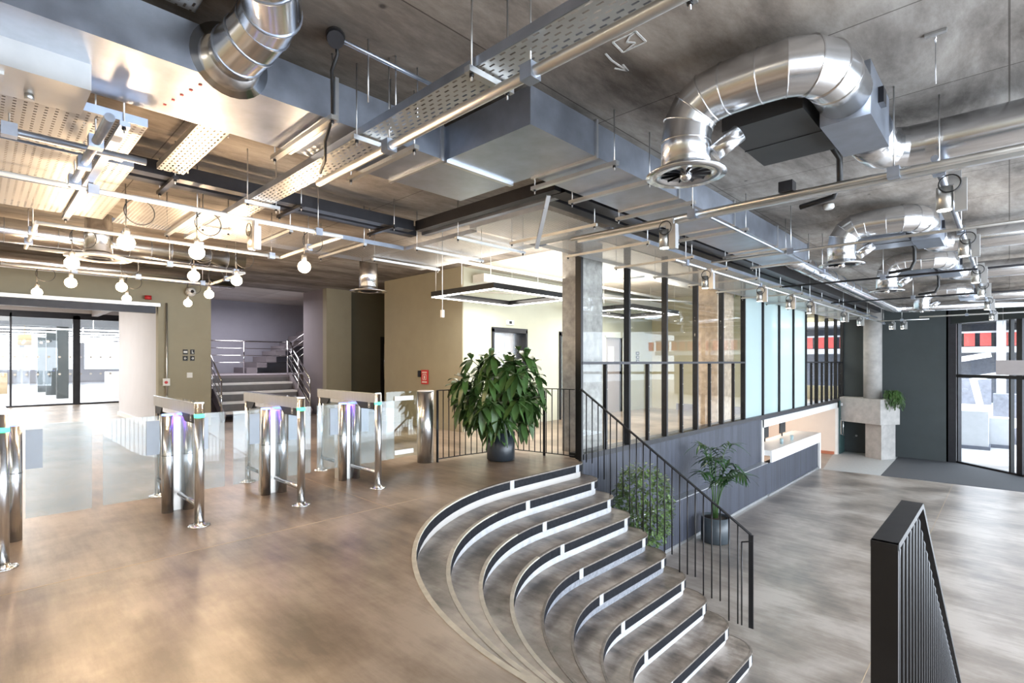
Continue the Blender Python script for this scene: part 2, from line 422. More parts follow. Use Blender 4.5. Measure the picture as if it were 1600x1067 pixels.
# ------------------------------------------------------------------ setting
n0 = nose(0, .02)
poly = [(4.7, CY-R0), (XR, CY-R0)] + n0[::-1][1:-1] + [(GX-.02, YE), (GX-.02, 22.2), (-9, 22.2), (-9, 15), (-22, 15), (-22, -4.5), (4.7, -4.5)]
struct(MB().prism(poly, -.10, 0).build('floor', 'floor_upper'))
struct(box(-7.9, 4.7, 1.5, 22.6, FLOOR2-.12, FLOOR2).build('floor', 'floor_lower'))
struct(box(-46, -22, -8, 8, -.10, 0).build('floor', 'floor_office'))
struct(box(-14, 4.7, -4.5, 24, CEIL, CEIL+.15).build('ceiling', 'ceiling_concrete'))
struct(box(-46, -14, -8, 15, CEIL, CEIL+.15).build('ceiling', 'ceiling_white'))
struct(box(-7.84, -4.6, 6.8, 22.1, CEIL-.012, CEIL-.001).build('ceiling', 'ceiling_white'))  # lobby slab is concrete; its bright wash of light is painted pale
# slab edge and slatted wall below the glazing
struct(MB().box(GX-.16, GX+.02, 6.0, 13.50, -1.09, -.01).box(GX-.16, GX+.18, 6.0, 13.49, FLOOR2, -1.09).build('wall_slatted', 'slats'))
struct(box(GX+.18, GX+.192, 6.0, 13.49, FLOOR2, FLOOR2+.05).build('baseboard_slatted', 'strut'))
struct(box(GX+.02, GX+.185, 6.0, 13.49, -1.09, -1.075).build('trim_8', 'strut'))
struct(box(GX-.16, GX+.02, 13.55, 21.35, -.22, -.01).build('wall_slatted', 'slats'))
struct(box(GX-.16, GX+.02, 21.3, 22.2, FLOOR2, -.01).build('wall_slatted', 'dark_wall'))
struct(box(GX-.20, GX+.06, 6.05, 22.2, -.01, .07).build('trim_1', 'dark_steel'))
struct(box(-4.7, 4.7, 1.40, 1.50, FLOOR2, -.101).build('wall_under_stair', 'dark_wall'))
# walls around the upper floor
struct(box(4.7, 4.85, -4.5, 2.2, FLOOR2, -.3).build('wall_right', 'dark_wall'))
w = MB()
for y in (-4.5, -.2, 1.6, 4.8, 8, 11.2, 14.4, 17.6): w.box(4.7, 4.85, y, y+.22, FLOOR2, CEIL)
w.box(4.7, 4.85, -4.5, 17.8, 2.9, CEIL).box(4.7, 4.85, -4.5, 17.8, FLOOR2, FLOOR2+.5)
struct(w.build('wall_right', 'dark_wall'))
struct(box(-22, 4.85, -4.65, -4.5, 0, CEIL).build('wall_back', 'olive_wall'))
struct(box(-12.9, -12.7, 2.64, 3.62, 0, CEIL).build('wall_pier', 'olive_wall'))
struct(box(-12.9, -12.7, -4.5, 2.64, 2.55, CEIL).build('wall_header', 'olive_wall'))
struct(box(-16.9, -12.9, 2.64, 2.78, 0, 2.9).build('wall_white', 'white_wall'))
struct(box(-22, -16.9, 2.70, 2.78, 2.9, CEIL).build('wall_side', 'white_wall'))
struct(box(-22.1, -12.9, 2.78, 2.86, 2.9, CEIL).build('wall_side', 'white_wall'))
struct(box(-16.9, -12.9, 2.60, 2.64, 0, .10).build('baseboard_white', 'white_paint'))
# stairwell walls
struct(box(-17.6, -17.45, 2.86, 9.2, 0, CEIL).build('wall_stairwell', 'lilac_wall'))
struct(box(-17.45, -12.9, 2.86, 2.98, 0, CEIL).build('wall_stairwell', 'lilac_wall'))
struct(box(-14.1, -12.9, 6.32, 6.44, 0, CEIL).build('wall_mauve', 'mauve_wall'))
struct(box(-12.9, -12.7, 6.30, 7.0, 0, CEIL).build('wall_green', 'olive_wall'))
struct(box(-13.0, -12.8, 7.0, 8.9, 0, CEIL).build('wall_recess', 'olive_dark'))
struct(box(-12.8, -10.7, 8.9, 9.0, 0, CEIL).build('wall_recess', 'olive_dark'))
struct(box(-17.5, -13.0, 9.1, 9.2, 0, CEIL).build('wall_stairwell', 'lilac_wall'))
struct(box(-10.66, -7.84, 6.73, 6.76, 0, CEIL).build('wall_olive', 'olive_wall'))
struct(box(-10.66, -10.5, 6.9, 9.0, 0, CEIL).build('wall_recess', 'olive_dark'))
# lift wall with two lift openings and a door
def ywall(X, th, spans, z1, m, top):
    w = MB()
    for a, b in spans: w.box(X-th, X, a, b, 0, z1)
    w.box(X-th, X, spans[0][0], spans[-1][1], z1, top); return w.build('wall_lift', m)
L1, L2, L3 = (7.55, 8.60), (yat(874, -7.84), yat(874, -7.84)+1.05), (11.80, 12.62)
struct(ywall(-7.84, .2, [(6.76, L1[0]), (L1[1], L2[0]), (L2[1], L3[0]), (L3[1], 14.3)], 2.08, 'sage_wall', CEIL))
struct(box(-8.9, -4.47, 14.3, 14.45, 0, CEIL).build('wall_lobby_end', 'cream_wall'))
struct(box(-7.02, -4.60, 14.22, 14.30, 0, .18).build('baseboard_lobby', 'mauve_wall'))
struct(box(-7.84, -7.81, 6.75, L1[0], 0, .13).build('baseboard_lift', 'sage_wall'))
struct(box(-10.66, -7.82, 6.70, 6.73, 0, .13).build('baseboard_olive', 'olive_wall'))
for i, (a, b) in enumerate((L1, L2)):
    d = thing('lift', ['lift with brushed steel doors nearest the corner of the olive wall', 'lift with brushed steel doors, seen just left of the near concrete column'][i], 'lift', (-8.0, (a+b)/2, 0))
    box(-8.03, -8.0, a, (a+b)/2-.004, 0, 2.05).build('door', 'steel_brushed', d)
    box(-8.03, -8.0, (a+b)/2+.004, b, 0, 2.05).build('door', 'steel_brushed', d)
    MB().box(-8.0, -7.80, a-.02, a+.03, 0, 2.10).box(-8.0, -7.80, b-.03, b+.02, 0, 2.10).box(-8.0, -7.80, a-.02, b+.02, 2.03, 2.13).build('door_frame', 'dark_steel', d)
d = struct(box(-8.0, -7.93, L3[0], L3[1], 0, 2.06).build('door_1', 'door_grey'))
MB().box(-7.93, -7.83, L3[0]-.04, L3[0], 0, 2.1).box(-7.93, -7.83, L3[1], L3[1]+.04, 0, 2.1).box(-7.93, -7.83, L3[0]-.04, L3[1]+.04, 2.06, 2.12).build('door_frame', 'sage_wall', d)
tag(box(-7.925, -7.92, 12.05, 12.32, 1.40, 1.82).build('paper_notice', 'paper'), 'white paper notice taped on the grey lobby door', 'notice')
# room beyond the frosted glazing, far end
struct(box(-9.0, -8.85, 14.45, 22.2, 0, CEIL).build('wall_left_room', 'cream_wall'))
w = MB().box(-9, -7.6, 22.05, 22.2, 0, CEIL).box(-7.6, -4.5, 22.05, 22.2, 0, .5).box(-7.6, -4.5, 22.05, 22.2, 2.9, CEIL)
struct(w.build('wall_far_room', 'cream_wall'))
# columns
tagc = lambda o, l: tag(o, l, 'column')
tagc(box(-5.06, -4.70, 6.4, 6.98, 0, CEIL).build('concrete_column', 'column_concrete'), 'pitted grey concrete column standing behind the first tall black mullion')
tagc(box(-5.10, -4.66, 11.40, 12.35, 0, CEIL).build('concrete_column', 'column_lit_warm'), 'cracked concrete column, warm light put into its tan colour, behind the middle of the glazing')
# ceiling markings in chalk
def chalk(lines, label, name, cat):
    m = MB()
    for a, b in lines:
        p, q = P(*a, CEIL), P(*b, CEIL); p.z = q.z = CEIL-.003; m.obox(p, q, .012, .004)
    tag(m.build(name, 'chalk'), label, cat)
chalk([((957, 65), (993, 48)), ((993, 48), (1009, 64)), ((1009, 64), (973, 81)), ((973, 81), (957, 65)), ((984, 56), (979, 65)), ((979, 65), (992, 66)), ((992, 66), (978, 78)), ((984, 56), (993, 48))], 'chalk letter M in a box drawn on the concrete ceiling', 'chalk_mark', 'marking')
chalk([((946, 83), (956, 94)), ((956, 94), (968, 102)), ((968, 102), (981, 110)), ((981, 110), (960, 106)), ((981, 110), (973, 100))], 'chalk arrow drawn on the concrete ceiling beside the boxed letter', 'chalk_mark', 'marking')
# seam lines scored in the upper floor
for i, (a, b, X) in enumerate((((-4.5, .95), (3.6, .95), -4.35),)):
    struct(box(X-.004, X+.004, -2, 3.4, .0, .0015).build('trim_2', 'floor_seam'))
struct(box(-12.6, -4.2, 2.75, 2.757, .0, .0015).build('trim_3', 'floor_seam'))
struct(box(3.1-4.2, 3.1-4.193, CY+1.5, 20, FLOOR2, FLOOR2+.0015).build('trim_4', 'floor_seam'))

# ------------------------------------------------------------------ curved staircase
st = thing('staircase', 'curved amphitheatre staircase of polished concrete with black edged treads', 'staircase', (-2.2, 3.5, FLOOR2))
Z = lambda k: -RISE*k
for k in range(NS):
    z = Z(k)
    if k: tr = MB().ribbon(nose(k, .012), nose(k, .33), z-.085, z).build('tread', 'tread', st)
    c0, c1 = nose(k, 0), nose(k, .014)
    i0 = 12+8  # the strip of bare edge starts where the curve turns towards the viewer
    hold = tr if k else st
    MB().ribbon(c0[:i0+12], c1[:i0+12], z-.10, z+.001).build('edge_strip', 'nosing_tape', hold if k else st, 'black painted edge band')
    MB().ribbon(c0[i0+11:], c1[i0+11:], z-.10, z+.001).build('edge_strip', 'nosing_bare', hold if k else st, 'bare worn edge')
    n1_, n2_ = nose(k, -.001), nose(k, .032 if k < 4 else .022)
    MB().ribbon(n1_[:i0-4], n2_[:i0-4], z-.012, z+.003).build('edge_trim', 'nosing_worn', hold, 'thin worn tread edge')
    MB().ribbon(n1_[i0-5:], n2_[i0-5:], z-.012, z+.003).build('edge_trim', 'nosing_cream' if k < 4 else 'nosing_worn', hold, 'cream worn tread edge' if k < 4 else 'thin brown tread edge')
    lb, mm = (('pale painted riser', 'riser_pale') if k == 0 else ('grey riser', 'riser_grey') if k in (4, 5) else ('white scuffed riser', 'riser_white'))
    MB().ribbon(nose(k, .035), nose(k, .28 if k else .18), FLOOR2 if k else -.35, z-.101).build('riser', mm, st, lb)
    for j in (7, 11):                                     # pale filler patches where the strips join
        p = Vector((*c0[j], z)); q = Vector((*c0[j+1], z)); d = (q-p).normalized()
        nrm = Vector((-d.y, d.x, 0)); nrm = nrm if nrm.dot(Vector((1, 1, 0))) > 0 else -nrm
        m = MB(); m.obox(p+nrm*.002+Vector((0, 0, -.05)), p+d*.07+nrm*.002+Vector((0, 0, -.05)), .008, .105)
        m.build('joint_patch', 'riser_white', hold if k else st, 'pale filler patch')

# ------------------------------------------------------------------ railings
RB = 'black_metal'
def bars(root, pts, dz, z0f, z1f, step=.105, r=.0075):
    """round bars at a regular step along a plan polyline"""
    L = 0; acc = 0; out = []
    for a, b in zip(pts, pts[1:]):
        a = Vector(a); b = Vector(b); l = (b-a).length; t = (step-acc) if acc else 0
        while t <= l:
            out.append(a+(b-a)*(t/l)); t += step
        acc = l-(t-step)
    for p in out:
        MB().tube((p.x, p.y, z0f(p)), (p.x, p.y, z1f(p)), r, 6).build('baluster', RB, root)
rl = thing('landing_railing', 'black steel bar railing curving round the landing behind the potted tree', 'railing', (-5.4, 5.3, 0))
path = [(-5.74, 4.47)] + [(-5.72, 4.9), (-5.66, 5.25)] + [(-5.42+.28*math.cos(a), 5.52+.28*math.sin(a)) for a in [PI*(.95-.08*i) for i in range(6)]] + [(-5.1, 5.87), (-4.8, 5.93), (-4.50, 5.97)]
p3 = [(x, y, 0) for x, y in path]
def strip(pts, z, w, h): 
    m = MB(); pts = [Vector((x, y, z)) for x, y, _ in pts]
    for a, b in zip(pts, pts[1:]): m.obox(a, b, w, h)
    return m
strip(p3, 1.0, .035, .012).build('handrail', RB, rl); strip(p3, .045, .03, .010).build('bottom_rail', RB, rl)
bars(rl, p3, 0, lambda p: .045, lambda p: 1.0, .098)
for x, y in ((-5.74, 4.47), (-5.0, 5.89)): MB().obox((x, y, 0), (x, y, 1.0), .04, .012).build('post', RB, rl)
# sloping stair railing, far side
XA, XB = -4.34, -2.04
rs = thing('stair_railing', 'sloping black bar railing along the far side of the curved stair', 'railing', (-3.1, YE+.03, FLOOR2))
zr = lambda x: 1.02-.66*max(0, (x-XA))
def tread_z(x):
    k = int(max(0, math.floor((x-(CX-R0))/RUN)+1)); return Z(min(k, NS)) if k < NS else FLOOR2
YR = YE-.06
MB().obox((XA, YR, 1.02), (XB-.0, YR, zr(XB)), .04, .012).build('handrail', RB, rs)
x = XA+.10
while x < XB-.05:
    MB().tube((x, YR, max(FLOOR2, tread_z(x-.10))), (x, YR, zr(x)), .0078, 6).build('baluster', RB, rs); x += .098
MB().obox((XA, YR, -.15), (XA, YR, 1.0), .05, .02).build('post', RB, rs)
MB().obox((XB, YR, Z(8)), (XB, YR, zr(XB)), .05, .014).build('post', RB, rs)
MB().tube((XB-.10, YR, Z(8)), (XB-.10, YR, zr(XB)-.10), .008, 8).tube((XB-.10, YR, zr(XB)-.10), (XB+.01, YR, zr(XB)-.07), .008, 8).build('end_loop', RB, rs)
# near railing on the right, framed in flat bar, descending with the stair
XN = -.20
rn = thing('foreground_railing', 'thick black flat bar railing in the right foreground', 'railing', (XN, 1.9, FLOOR2))
m = MB(); ya, yb = 1.40, 1.86; sl = .76
m.obox((XN, ya+.004, -.2), (XN, ya+.004, 1.0), .05, .012, up=(0, 1, 0))
m.build('end_post', RB, rn)
box(XN-.025, XN+.025, ya-.004, yb, .985, 1.0).build('top_plate', RB, rn)
m = MB(); yc = 4.3
m.obox((XN, yb, .9925), (XN, yc, .9925-sl*(yc-yb)), .05, .014); m.build('handrail', RB, rn)
y = ya+.05
while y < yc:
    zt = .985 if y < yb else .985-sl*(y-yb)
    zb = -.1 if y < 1.7 else max(FLOOR2, Z(int(min(9, (y-1.7)/RUN+1))))
    mm = MB(); mm.sweep([(XN+.010, y, zb), (XN+.010, y, zt-.05), (XN+.010, y+.006, zt-.03), (XN-.0, y+.012, zt-.005)], .0055, 6); mm.build('baluster', RB, rn); y += .062

# ------------------------------------------------------------------ glazed partition above the slatted wall
gp = thing('glazed_partition', 'black steel framed glazed partition above the slatted wall', 'partition', (GX, 14, 0))
ys = [6.05+1.262*k for k in range(13)]+[22.15]
ys[0] = 6.02
for i, y in enumerate(ys):
    w_ = .05
    box(GX-.05, GX+.05, y-w_/2, y+w_/2, (.0 if i else -.35), CEIL-.02).build('mullion', 'black_metal', gp)
for a, b in ((0, 5), (9, 13)):
    box(GX-.03, GX+.06, ys[a], ys[b], 1.36, 1.40).build('mid_rail', 'dark_steel', gp)
    for i in range(a, b):
        if i == 0 or True:
            yy = (ys[i]+ys[i+1])/2; q = box(GX-.02, GX+.04, yy-.018, yy+.018, .07, 1.36).build('half_mullion', 'black_metal', gp)
            bm_ = MB()
            for zb in (.2, .6, .98, 1.28):
                for s_ in (-1, 1): bm_.tube((GX+.04, yy, zb), (GX+.048, yy, zb), .008, 8)
            bm_.build('bolt', 'strut', q)
for i in range(13):
    box(GX-.006, GX+.002, ys[i]+.03, ys[i+1]-.03, .07, CEIL-.1).build('glass_pane', 'glass_frost' if 5 <= i < 9 else 'glass_clear', gp, 'pale milky pane' if 5 <= i < 9 else None)

# ------------------------------------------------------------------ reception niche and desk
struct(box(-7.3, -7.2, 13.55, 21.35, FLOOR2, -.2).build('wall_reception_back', 'peach_wall'))
struct(box(-7.2, GX-.15, 13.43, 13.55, FLOOR2, -.2).build('wall_reception_side', 'peach_wall'))
struct(box(-7.2, GX-.02, 21.25, 21.37, FLOOR2, -.2).build('wall_reception_end', 'pale_wall'))
struct(box(-7.2, GX-.17, 13.55, 21.3, -.2, -.10).build('ceiling', 'white_paint'))
struct(box(-7.2, GX-.05, 21.2, 21.25, FLOOR2, FLOOR2+.10).build('baseboard_reception', 'brick_skirt'))
w = MB().box(GX-.2, GX+.05, 13.52, 21.42, -.24, -.05).box(GX-.2, GX+.05, 13.50, 13.62, -1.1, -.05).box(GX-.2, GX+.05, 21.26, 21.42, FLOOR2, -.05)
struct(w.build('trim_5', 'white_paint'))
dk = thing('reception_desk', 'long reception desk with slatted dark front and white counter', 'desk', (-4.2, 15.9, FLOOR2))
box(-4.42, -4.27, 13.495, 18.09, FLOOR2, -1.10).build('slatted_front', 'slats', dk)
box(-5.0, -4.26, 13.62, 18.10, -.93, -.80).build('counter_top', 'counter_white', dk)
box(-4.26, -4.22, 13.62, 18.10, -1.09, -.80).build('counter_fascia', 'counter_white', dk)
box(-4.95, -4.215, 18.10, 18.20, FLOOR2, -.80).build('end_panel', 'counter_white', dk)
box(-4.44, -4.235, 13.5, 18.1, FLOOR2, FLOOR2+.05).build('plinth', 'strut', dk)
for i, (y, l) in enumerate(((14.2, 'black monitor nearest the left end of the reception desk'), (15.1, 'black monitor second from the left behind the reception counter'), (16.6, 'black monitor farthest right behind the reception counter'))):
    t = thing('monitor', l, 'monitor', (-4.85, y, -.80), 'monitors on the reception desk')
    MB().obox((-4.85, y-.25, -.55), (-4.85, y+.25, -.55), .03, .30).build('screen', 'black_plastic', t)
    MB().tube((-4.86, y, -.80), (-4.86, y, -.6), .02, 8).build('stand', 'black_plastic', t)
for y, l in ((15.0, 'small clear glass on the counter by the monitors'), (15.9, 'small clear glass farther along the reception counter')):
    t = MB().lathe([(.035, 0), (.045, .14), (.041, .14), (.032, .01)], (-4.4, y, -.80), 16).build('drinking_glass', 'glass_frost'); tag(t, l, 'glass')

# ------------------------------------------------------------------ far end of the hall
struct(box(GX, -1.45, 22.2, 22.35, FLOOR2, CEIL).build('wall_far', 'dark_wall'))
struct(MB().prism([(-1.5, 22.2), (-1.5, 22.7), (-1.25, 22.7), (-1.25, 22.2)], FLOOR2, CEIL).build('wall_far_return', 'dark_steel'))
A = Vector((-1.40, 22.45, 0)); D = (Vector((.32, 20.85, 0))-A).normalized()
def fac(t, z): p = A+D*t; return (p.x, p.y, z)
struct(MB().obox(fac(-.2, 2.97), fac(7.6, 2.97), .35, .66).build('wall_facade_head', 'dark_wall'))
wn = struct(MB().obox(fac(0, FLOOR2+.03), fac(7.5, FLOOR2+.03), .12, .06).build('window_1', 'black_metal'))
for t, wd, mt in ((.06, .10, 'dark_steel'), (.30, .05, 'dark_steel'), (1.98, .05, 'black_metal'), (2.25, .16, 'dark_steel'), (3.9, .06, 'black_metal'), (5.6, .06, 'black_metal'), (7.4, .06, 'black_metal')):
    MB().obox(fac(t, FLOOR2), fac(t, 2.66), wd, .12, up=D.cross(Vector((0, 0, 1)))).build('window_frame', mt, wn)
MB().obox(fac(.1, .94), fac(7.5, .94), .14, .10).build('transom', 'black_metal', wn)
MB().obox(fac(.1, FLOOR2), fac(.1, 2.6), .01, .01).build('window_frame', 'black_metal', wn)
MB().obox(fac(.1, .38), fac(7.4, .38), .008, 4.5).build('pane', 'glass_clear', wn)
# floor zones
def zone(name, pts, z, m): 
    p = [P(x, y, FLOOR2) for x, y in pts]; return struct(MB().prism([(v.x, v.y) for v in p], z, z+.006).build(name, m))
zone('floor', [(1403, 714), (1376, 743), (1600, 769), (1640, 774), (1640, 752), (1487, 721)], FLOOR2+.0, 'mat_dark')
zone('floor', [(1286, 733), (1376, 743), (1403, 714), (1312, 700), (1300, 712)], FLOOR2+.0, 'tile_pale')
# round column on a cantilevered concrete plinth
rc = thing('concrete_column', 'round pale concrete column rising from a stepped plinth at the far end', 'column', (-3.3, 21.5, FLOOR2))
MB().tube((-3.42, 21.62, .13), (-3.42, 21.62, CEIL), .27, 32).build('shaft', 'plinth_concrete', rc)
MB().prism([(-3.10, 20.95), (-2.66, 21.62), (-3.6, 22.15), (-4.40, 22.15), (-4.40, 21.55)], -.72, .13).build('plinth_block', 'plinth_concrete', rc)
MB().prism([(-3.09, 21.05), (-2.78, 21.62), (-3.2, 22.1), (-3.6, 21.42)], FLOOR2, -.72).build('plinth_foot', 'plinth_concrete', rc)
# open door with closer beside the reception
dr = struct(box(-4.40, -4.36, 21.45, 22.15, FLOOR2, .0).build('door_2', 'teal_door'))
MB().box(-4.36, -4.33, 21.5, 21.56, -1.2, -.7).tube((-4.28, 21.53, -1.25), (-4.28, 21.53, -.6), .02, 10).tube((-4.36, 21.53, -1.2), (-4.28, 21.53, -1.2), .012, 8).tube((-4.36, 21.53, -.65), (-4.28, 21.53, -.65), .012, 8).build('pull_handle', 'steel_brushed', dr)
MB().box(-4.36, -4.24, 21.5, 21.85, -.18, -.08).obox((-4.2, 21.6, -.22), (-3.7, 21.3, -.30), .03, .02).build('door_closer', 'steel_brushed', dr)
tag(MB().sphere((-4.0, 22.17, -1.28), .04, 8).build('wall_socket', 'strut'), 'small grey socket on the dark wall below the plinth', 'socket')
# hanging sign by the entrance
sg = thing('hanging_sign', 'blank grey rectangular sign hanging inside the entrance window', 'sign', (-.05, 20.3, 1.0))
x0, x1 = xat(1556, 20.3), xat(1625, 20.3)
box(x0, x1, 20.28, 20.32, 1.02, 1.44).build('panel', 'door_grey', sg)
for x in (x0+.15, x1-.1): MB().tube((x, 20.3, 1.44), (x, 20.3, CEIL), .006, 6).build('suspension_rod', 'strut', sg)

# ------------------------------------------------------------------ outside the entrance
struct(box(-40, 40, 22.4, 90, FLOOR2-.3, FLOOR2-.05).build('ground', 'ground_outdoor'), 'sunlit pale paving outside the entrance', 'ground')
bd = thing('building', 'building across the yard with red gallery band and white posts', 'building', (0, 48, FLOOR2))
zz = lambda y_, Y: 1.4+(565-y_)/F*Y/1.38
box(-16, 16, 50, 56, FLOOR2, 8).build('wall', 'grey_outdoor', bd)
box(-16, 16, 46, 50, zz(550, 46), zz(541, 46)).build('gallery_deck', 'white_outdoor', bd)
m = MB()
for i in range(40): m.box(-15+i*.8, -14.45+i*.8, 46.1, 46.15, zz(540, 46), zz(519, 46))
m.build('balustrade', 'red_outdoor', bd)
box(-16, 16, 46.05, 46.12, zz(519, 46), zz(516, 46)).build('gallery_rail', 'white_outdoor', bd)
box(-16, 16, 44, 52, zz(497, 44), zz(488, 44)).build('canopy', 'white_outdoor', bd)
for x in (-9, -6.2, -3.2, -.6, 2.2, 6): box(x, x+.45, 45.6, 46, FLOOR2, zz(488, 44)).build('post', 'white_outdoor', bd)
def machine(px, Y, s, lab, name='lifting_machine'):
    X = xat(px, Y); z0 = FLOOR2-.05; t = thing(name, lab, 'machine', (X, Y, z0))
    box(X-1.1*s, X+1.1*s, Y-1*s, Y+1*s, z0+.5*s, z0+1.3*s).build('chassis', 'white_outdoor', t)
    m = MB().box(X-.2*s, X+.9*s, Y-.6*s, Y+.6*s, z0+1.3*s, z0+2.5*s); m.build('cab', 'grey_outdoor', t)
    m = MB().obox((X-.6*s, Y, z0+1.3*s), (X-1.0*s, Y, z0+3.3*s), .3*s, .3*s).obox((X-1.0*s, Y, z0+3.3*s), (X+.9*s, Y, z0+3.7*s), .25*s, .25*s); m.build('boom', 'white_outdoor', t)
    for dx in (-.75, .75):
        for dy in (-.95, .95): MB().tube((X+dx*s, Y+dy*s-.15*s, z0+.42*s), (X+dx*s, Y+dy*s+.15*s, z0+.42*s), .42*s, 20).build('wheel', 'grey_outdoor', t)
machine(1510, 34, 1.0, 'white lifting machine parked outside behind the left entrance pane')
machine(1560, 30, .8, 'smaller white lifting machine parked outside near the centre mullion')
for k, (px, Y, l) in enumerate(((1515, 27, 'stack of white wrapped blocks outside, left of the entrance pane'), (1548, 28, 'stack of white wrapped blocks outside, beside the centre mullion'))):
    X = xat(px, Y); t = thing('block_pallet', l, 'pallet', (X, Y, FLOOR2-.05))
    box(X-.7, X+.6, Y-.5, Y+.5, FLOOR2-.05, FLOOR2+.08).build('pallet_base', 'grey_outdoor', t)
    box(X-.65, X+.55, Y-.45, Y+.45, FLOOR2+.08, FLOOR2+(1.1 if k else 1.4)).build('wrapped_load', 'white_outdoor', t)
X = xat(1565, 36); t = thing('barrier', 'red and white site barrier outside the entrance', 'barrier', (X, 36, FLOOR2-.05))
box(X-2, X+3, 36, 36.1, FLOOR2+.3, FLOOR2+1.0).build('board', 'red_outdoor', t)
for dx in (-1.6, .4, 2.5): box(X+dx, X+dx+.12, 35.7, 36.4, FLOOR2-.05, FLOOR2+1.1).build('foot', 'white_outdoor', t)

# ------------------------------------------------------------------ far office on the left behind glass
wo = struct(box(-22.05, -21.97, -8, 3.75, 0, .05).build('window_2', 'dark_steel'))
for y, w_ in ((-2.2, .06), (.77, .05), (yat(119, -22), .18), (3.72, .06)): box(-22.08, -21.95, y-w_/2, y+w_/2, 0, 2.9).build('window_frame', 'dark_steel', wo)
box(-22.08, -21.95, -8, 3.75, 2.78, 3.0).build('head_frame', 'dark_steel', wo)
MB().box(-22.05, -21.98, -2, .75, 2.28, 2.33).build('door_head', 'dark_steel', wo)
box(-22.01, -22.0, -8, 3.70, .05, 2.78).build('pane', 'glass_clear', wo)
m = MB()
for i in range(22):
    for z in (1.0, 1.55): m.tube((-21.99, -2.0+i*.26, z), (-21.985, -2.0+i*.26, z), .035, 12)
m.build('manifestation_dots', 'paper', wo)
wo.children[-1]['kind'] = 'stuff'
struct(box(-22.1, -21.9, -8, 3.75, 2.98, CEIL).build('wall_office_head', 'white_wall'))
struct(box(-22.1, -21.9, 3.76, 15, 0, CEIL).build('wall_office_side', 'white_wall'))
struct(box(-46, -22.1, 7.8, 8, 0, CEIL).build('wall_office_right', 'white_wall'))
struct(box(-46, -22.1, -8, -7.8, 0, CEIL).build('wall_office_left', 'white_wall'))
w = MB().box(-46, -45.8, -8, 8, 0, .9).box(-46, -45.8, -8, 8, 2.8, CEIL)
for y in (-8, -4, -1, 2, 5, 7.8): w.box(-46, -45.8, y, y+.25, .9, 2.8)
struct(w.build('wall_office_back', 'white_wall'))
pc = [(97, 19.8, 'nearest of the three dark office columns'), (80, 21.8, 'middle of the three dark office columns'), (66, 24, 'farthest of the three dark office columns')]
for px, t_, l in pc:
    x, y, _ = ray(px); tag(box(x*t_-.17, x*t_+.17, y*t_-.17, y*t_+.17, 0, CEIL).build('office_column', 'dark_wall'), l, 'column')
for i in range(7):
    x = -24-i*2.6; t = MB().box(x-.06, x+.06, -5.5, 5.5, 2.52, 2.56).tube((x, -3, 2.56), (x, -3, CEIL), .01, 6).tube((x, 3, 2.56), (x, 3, CEIL), .01, 6).build('ceiling_strip_light', 'led_office')
    tag(t, f'long white strip light on the bright office ceiling, {["nearest to the glass", "second behind the glass", "third behind the glass", "fourth behind the glass", "fifth behind the glass", "sixth behind the glass", "farthest from the glass"][i]}', 'ceiling light', 'strip lights in the far office')
struct(MB().box(-25.4, -25.2, -7.8, 7.8, 2.7, CEIL).box(-28.2, -28.0, -7.8, 7.8, 2.7, CEIL).box(-31.4, -31.2, -7.8, 7.8, 2.7, CEIL).box(-35.4, -35.1, -7.8, 7.8, 2.7, CEIL).box(-40.4, -40.1, -7.8, 7.8, 2.7, CEIL).build('trim_9', 'clamp_grey'))
tag(box(-26, -25, 3.6, 5.6, 0, 1.0).build('office_counter', 'counter_white'), 'white counter in the bright office beside the dark mullion', 'counter')
tag(box(-33, -31.5, -1.2, 1.0, 0, .9).build('office_cabinet', 'orange_strip'), 'low tan cabinet far off in the bright office', 'cabinet')
tag(MB().tube((-26, yat(38, -26), 2.0), (-26, yat(38, -26), 2.4), .2, 18).tube((-26, yat(38, -26), 2.39), (-26, yat(38, -26), CEIL), .01, 6).build('hanging_lamp', 'orange_strip'), 'yellow pendant shade hanging in the bright office', 'lamp')

# ------------------------------------------------------------------ back staircase
bs = thing('back_staircase', 'back staircase with pale open treads going up between steel rails', 'staircase', (-14.3, 4.8, 0))
for i in range(4):
    x = -13.15-i*.30; z = .215*(i+1)
    box(x-.36, x, 4.05, 6.0, z-.05, z).build('tread', 'counter_white', bs)
    box(x-.36, x-.34, 4.05, 6.0, z-.05, z+.165).build('riser', 'riser_dark', bs)
for y in (4.0, 6.05): MB().obox((-13.05, y, .05), (-14.4, y, 1.0), .03, .25).build('stringer', 'mauve_wall', bs)
box(-17.4, -14.35, 3.0, 9.0, .98, 1.05).build('landing', 'mauve_wall', bs)
box(-14.45, -14.40, 3.0, 9.0, 0, .98).build('landing_face', 'mauve_wall', bs)
for i in range(8):
    y = 5.6+i*.28; box(-17.4, -16.3, y, y+.30, 1.05+.17*i, 1.05+.17*(i+1)).build('upper_step', 'mauve_wall', bs)
def rails(y0, y1, x0, x1, z0, z1, name, label, n=4, h=.95):
    t = thing(name, label, 'railing', (x0, y0, z0))
    for i in range(n):
        f = h*(1-i*.22); MB().tube((x0, y0, z0+f), (x1, y1, z1+f), .022 if i == 0 else .012, 8).build('rail', 'chrome', t)
    for s_ in (0, .5, 1):
        x = x0+(x1-x0)*s_; y = y0+(y1-y0)*s_; z = z0+(z1-z0)*s_; MB().tube((x, y, z), (x, y, z+h), .02, 8).build('post', 'chrome', t)
rails(3.95, 3.95, -13.1, -14.5, 0, 1.05, 'stair_handrail', 'steel stair rail on the left side of the back staircase')
rails(6.05, 6.05, -13.1, -14.5, 0, 1.05, 'stair_handrail', 'steel stair rail on the right side of the back staircase')
rails(4.1, 6.9, -16.25, -16.25, 1.05, 1.05, 'stair_handrail', 'level steel rail at the back of the half landing')
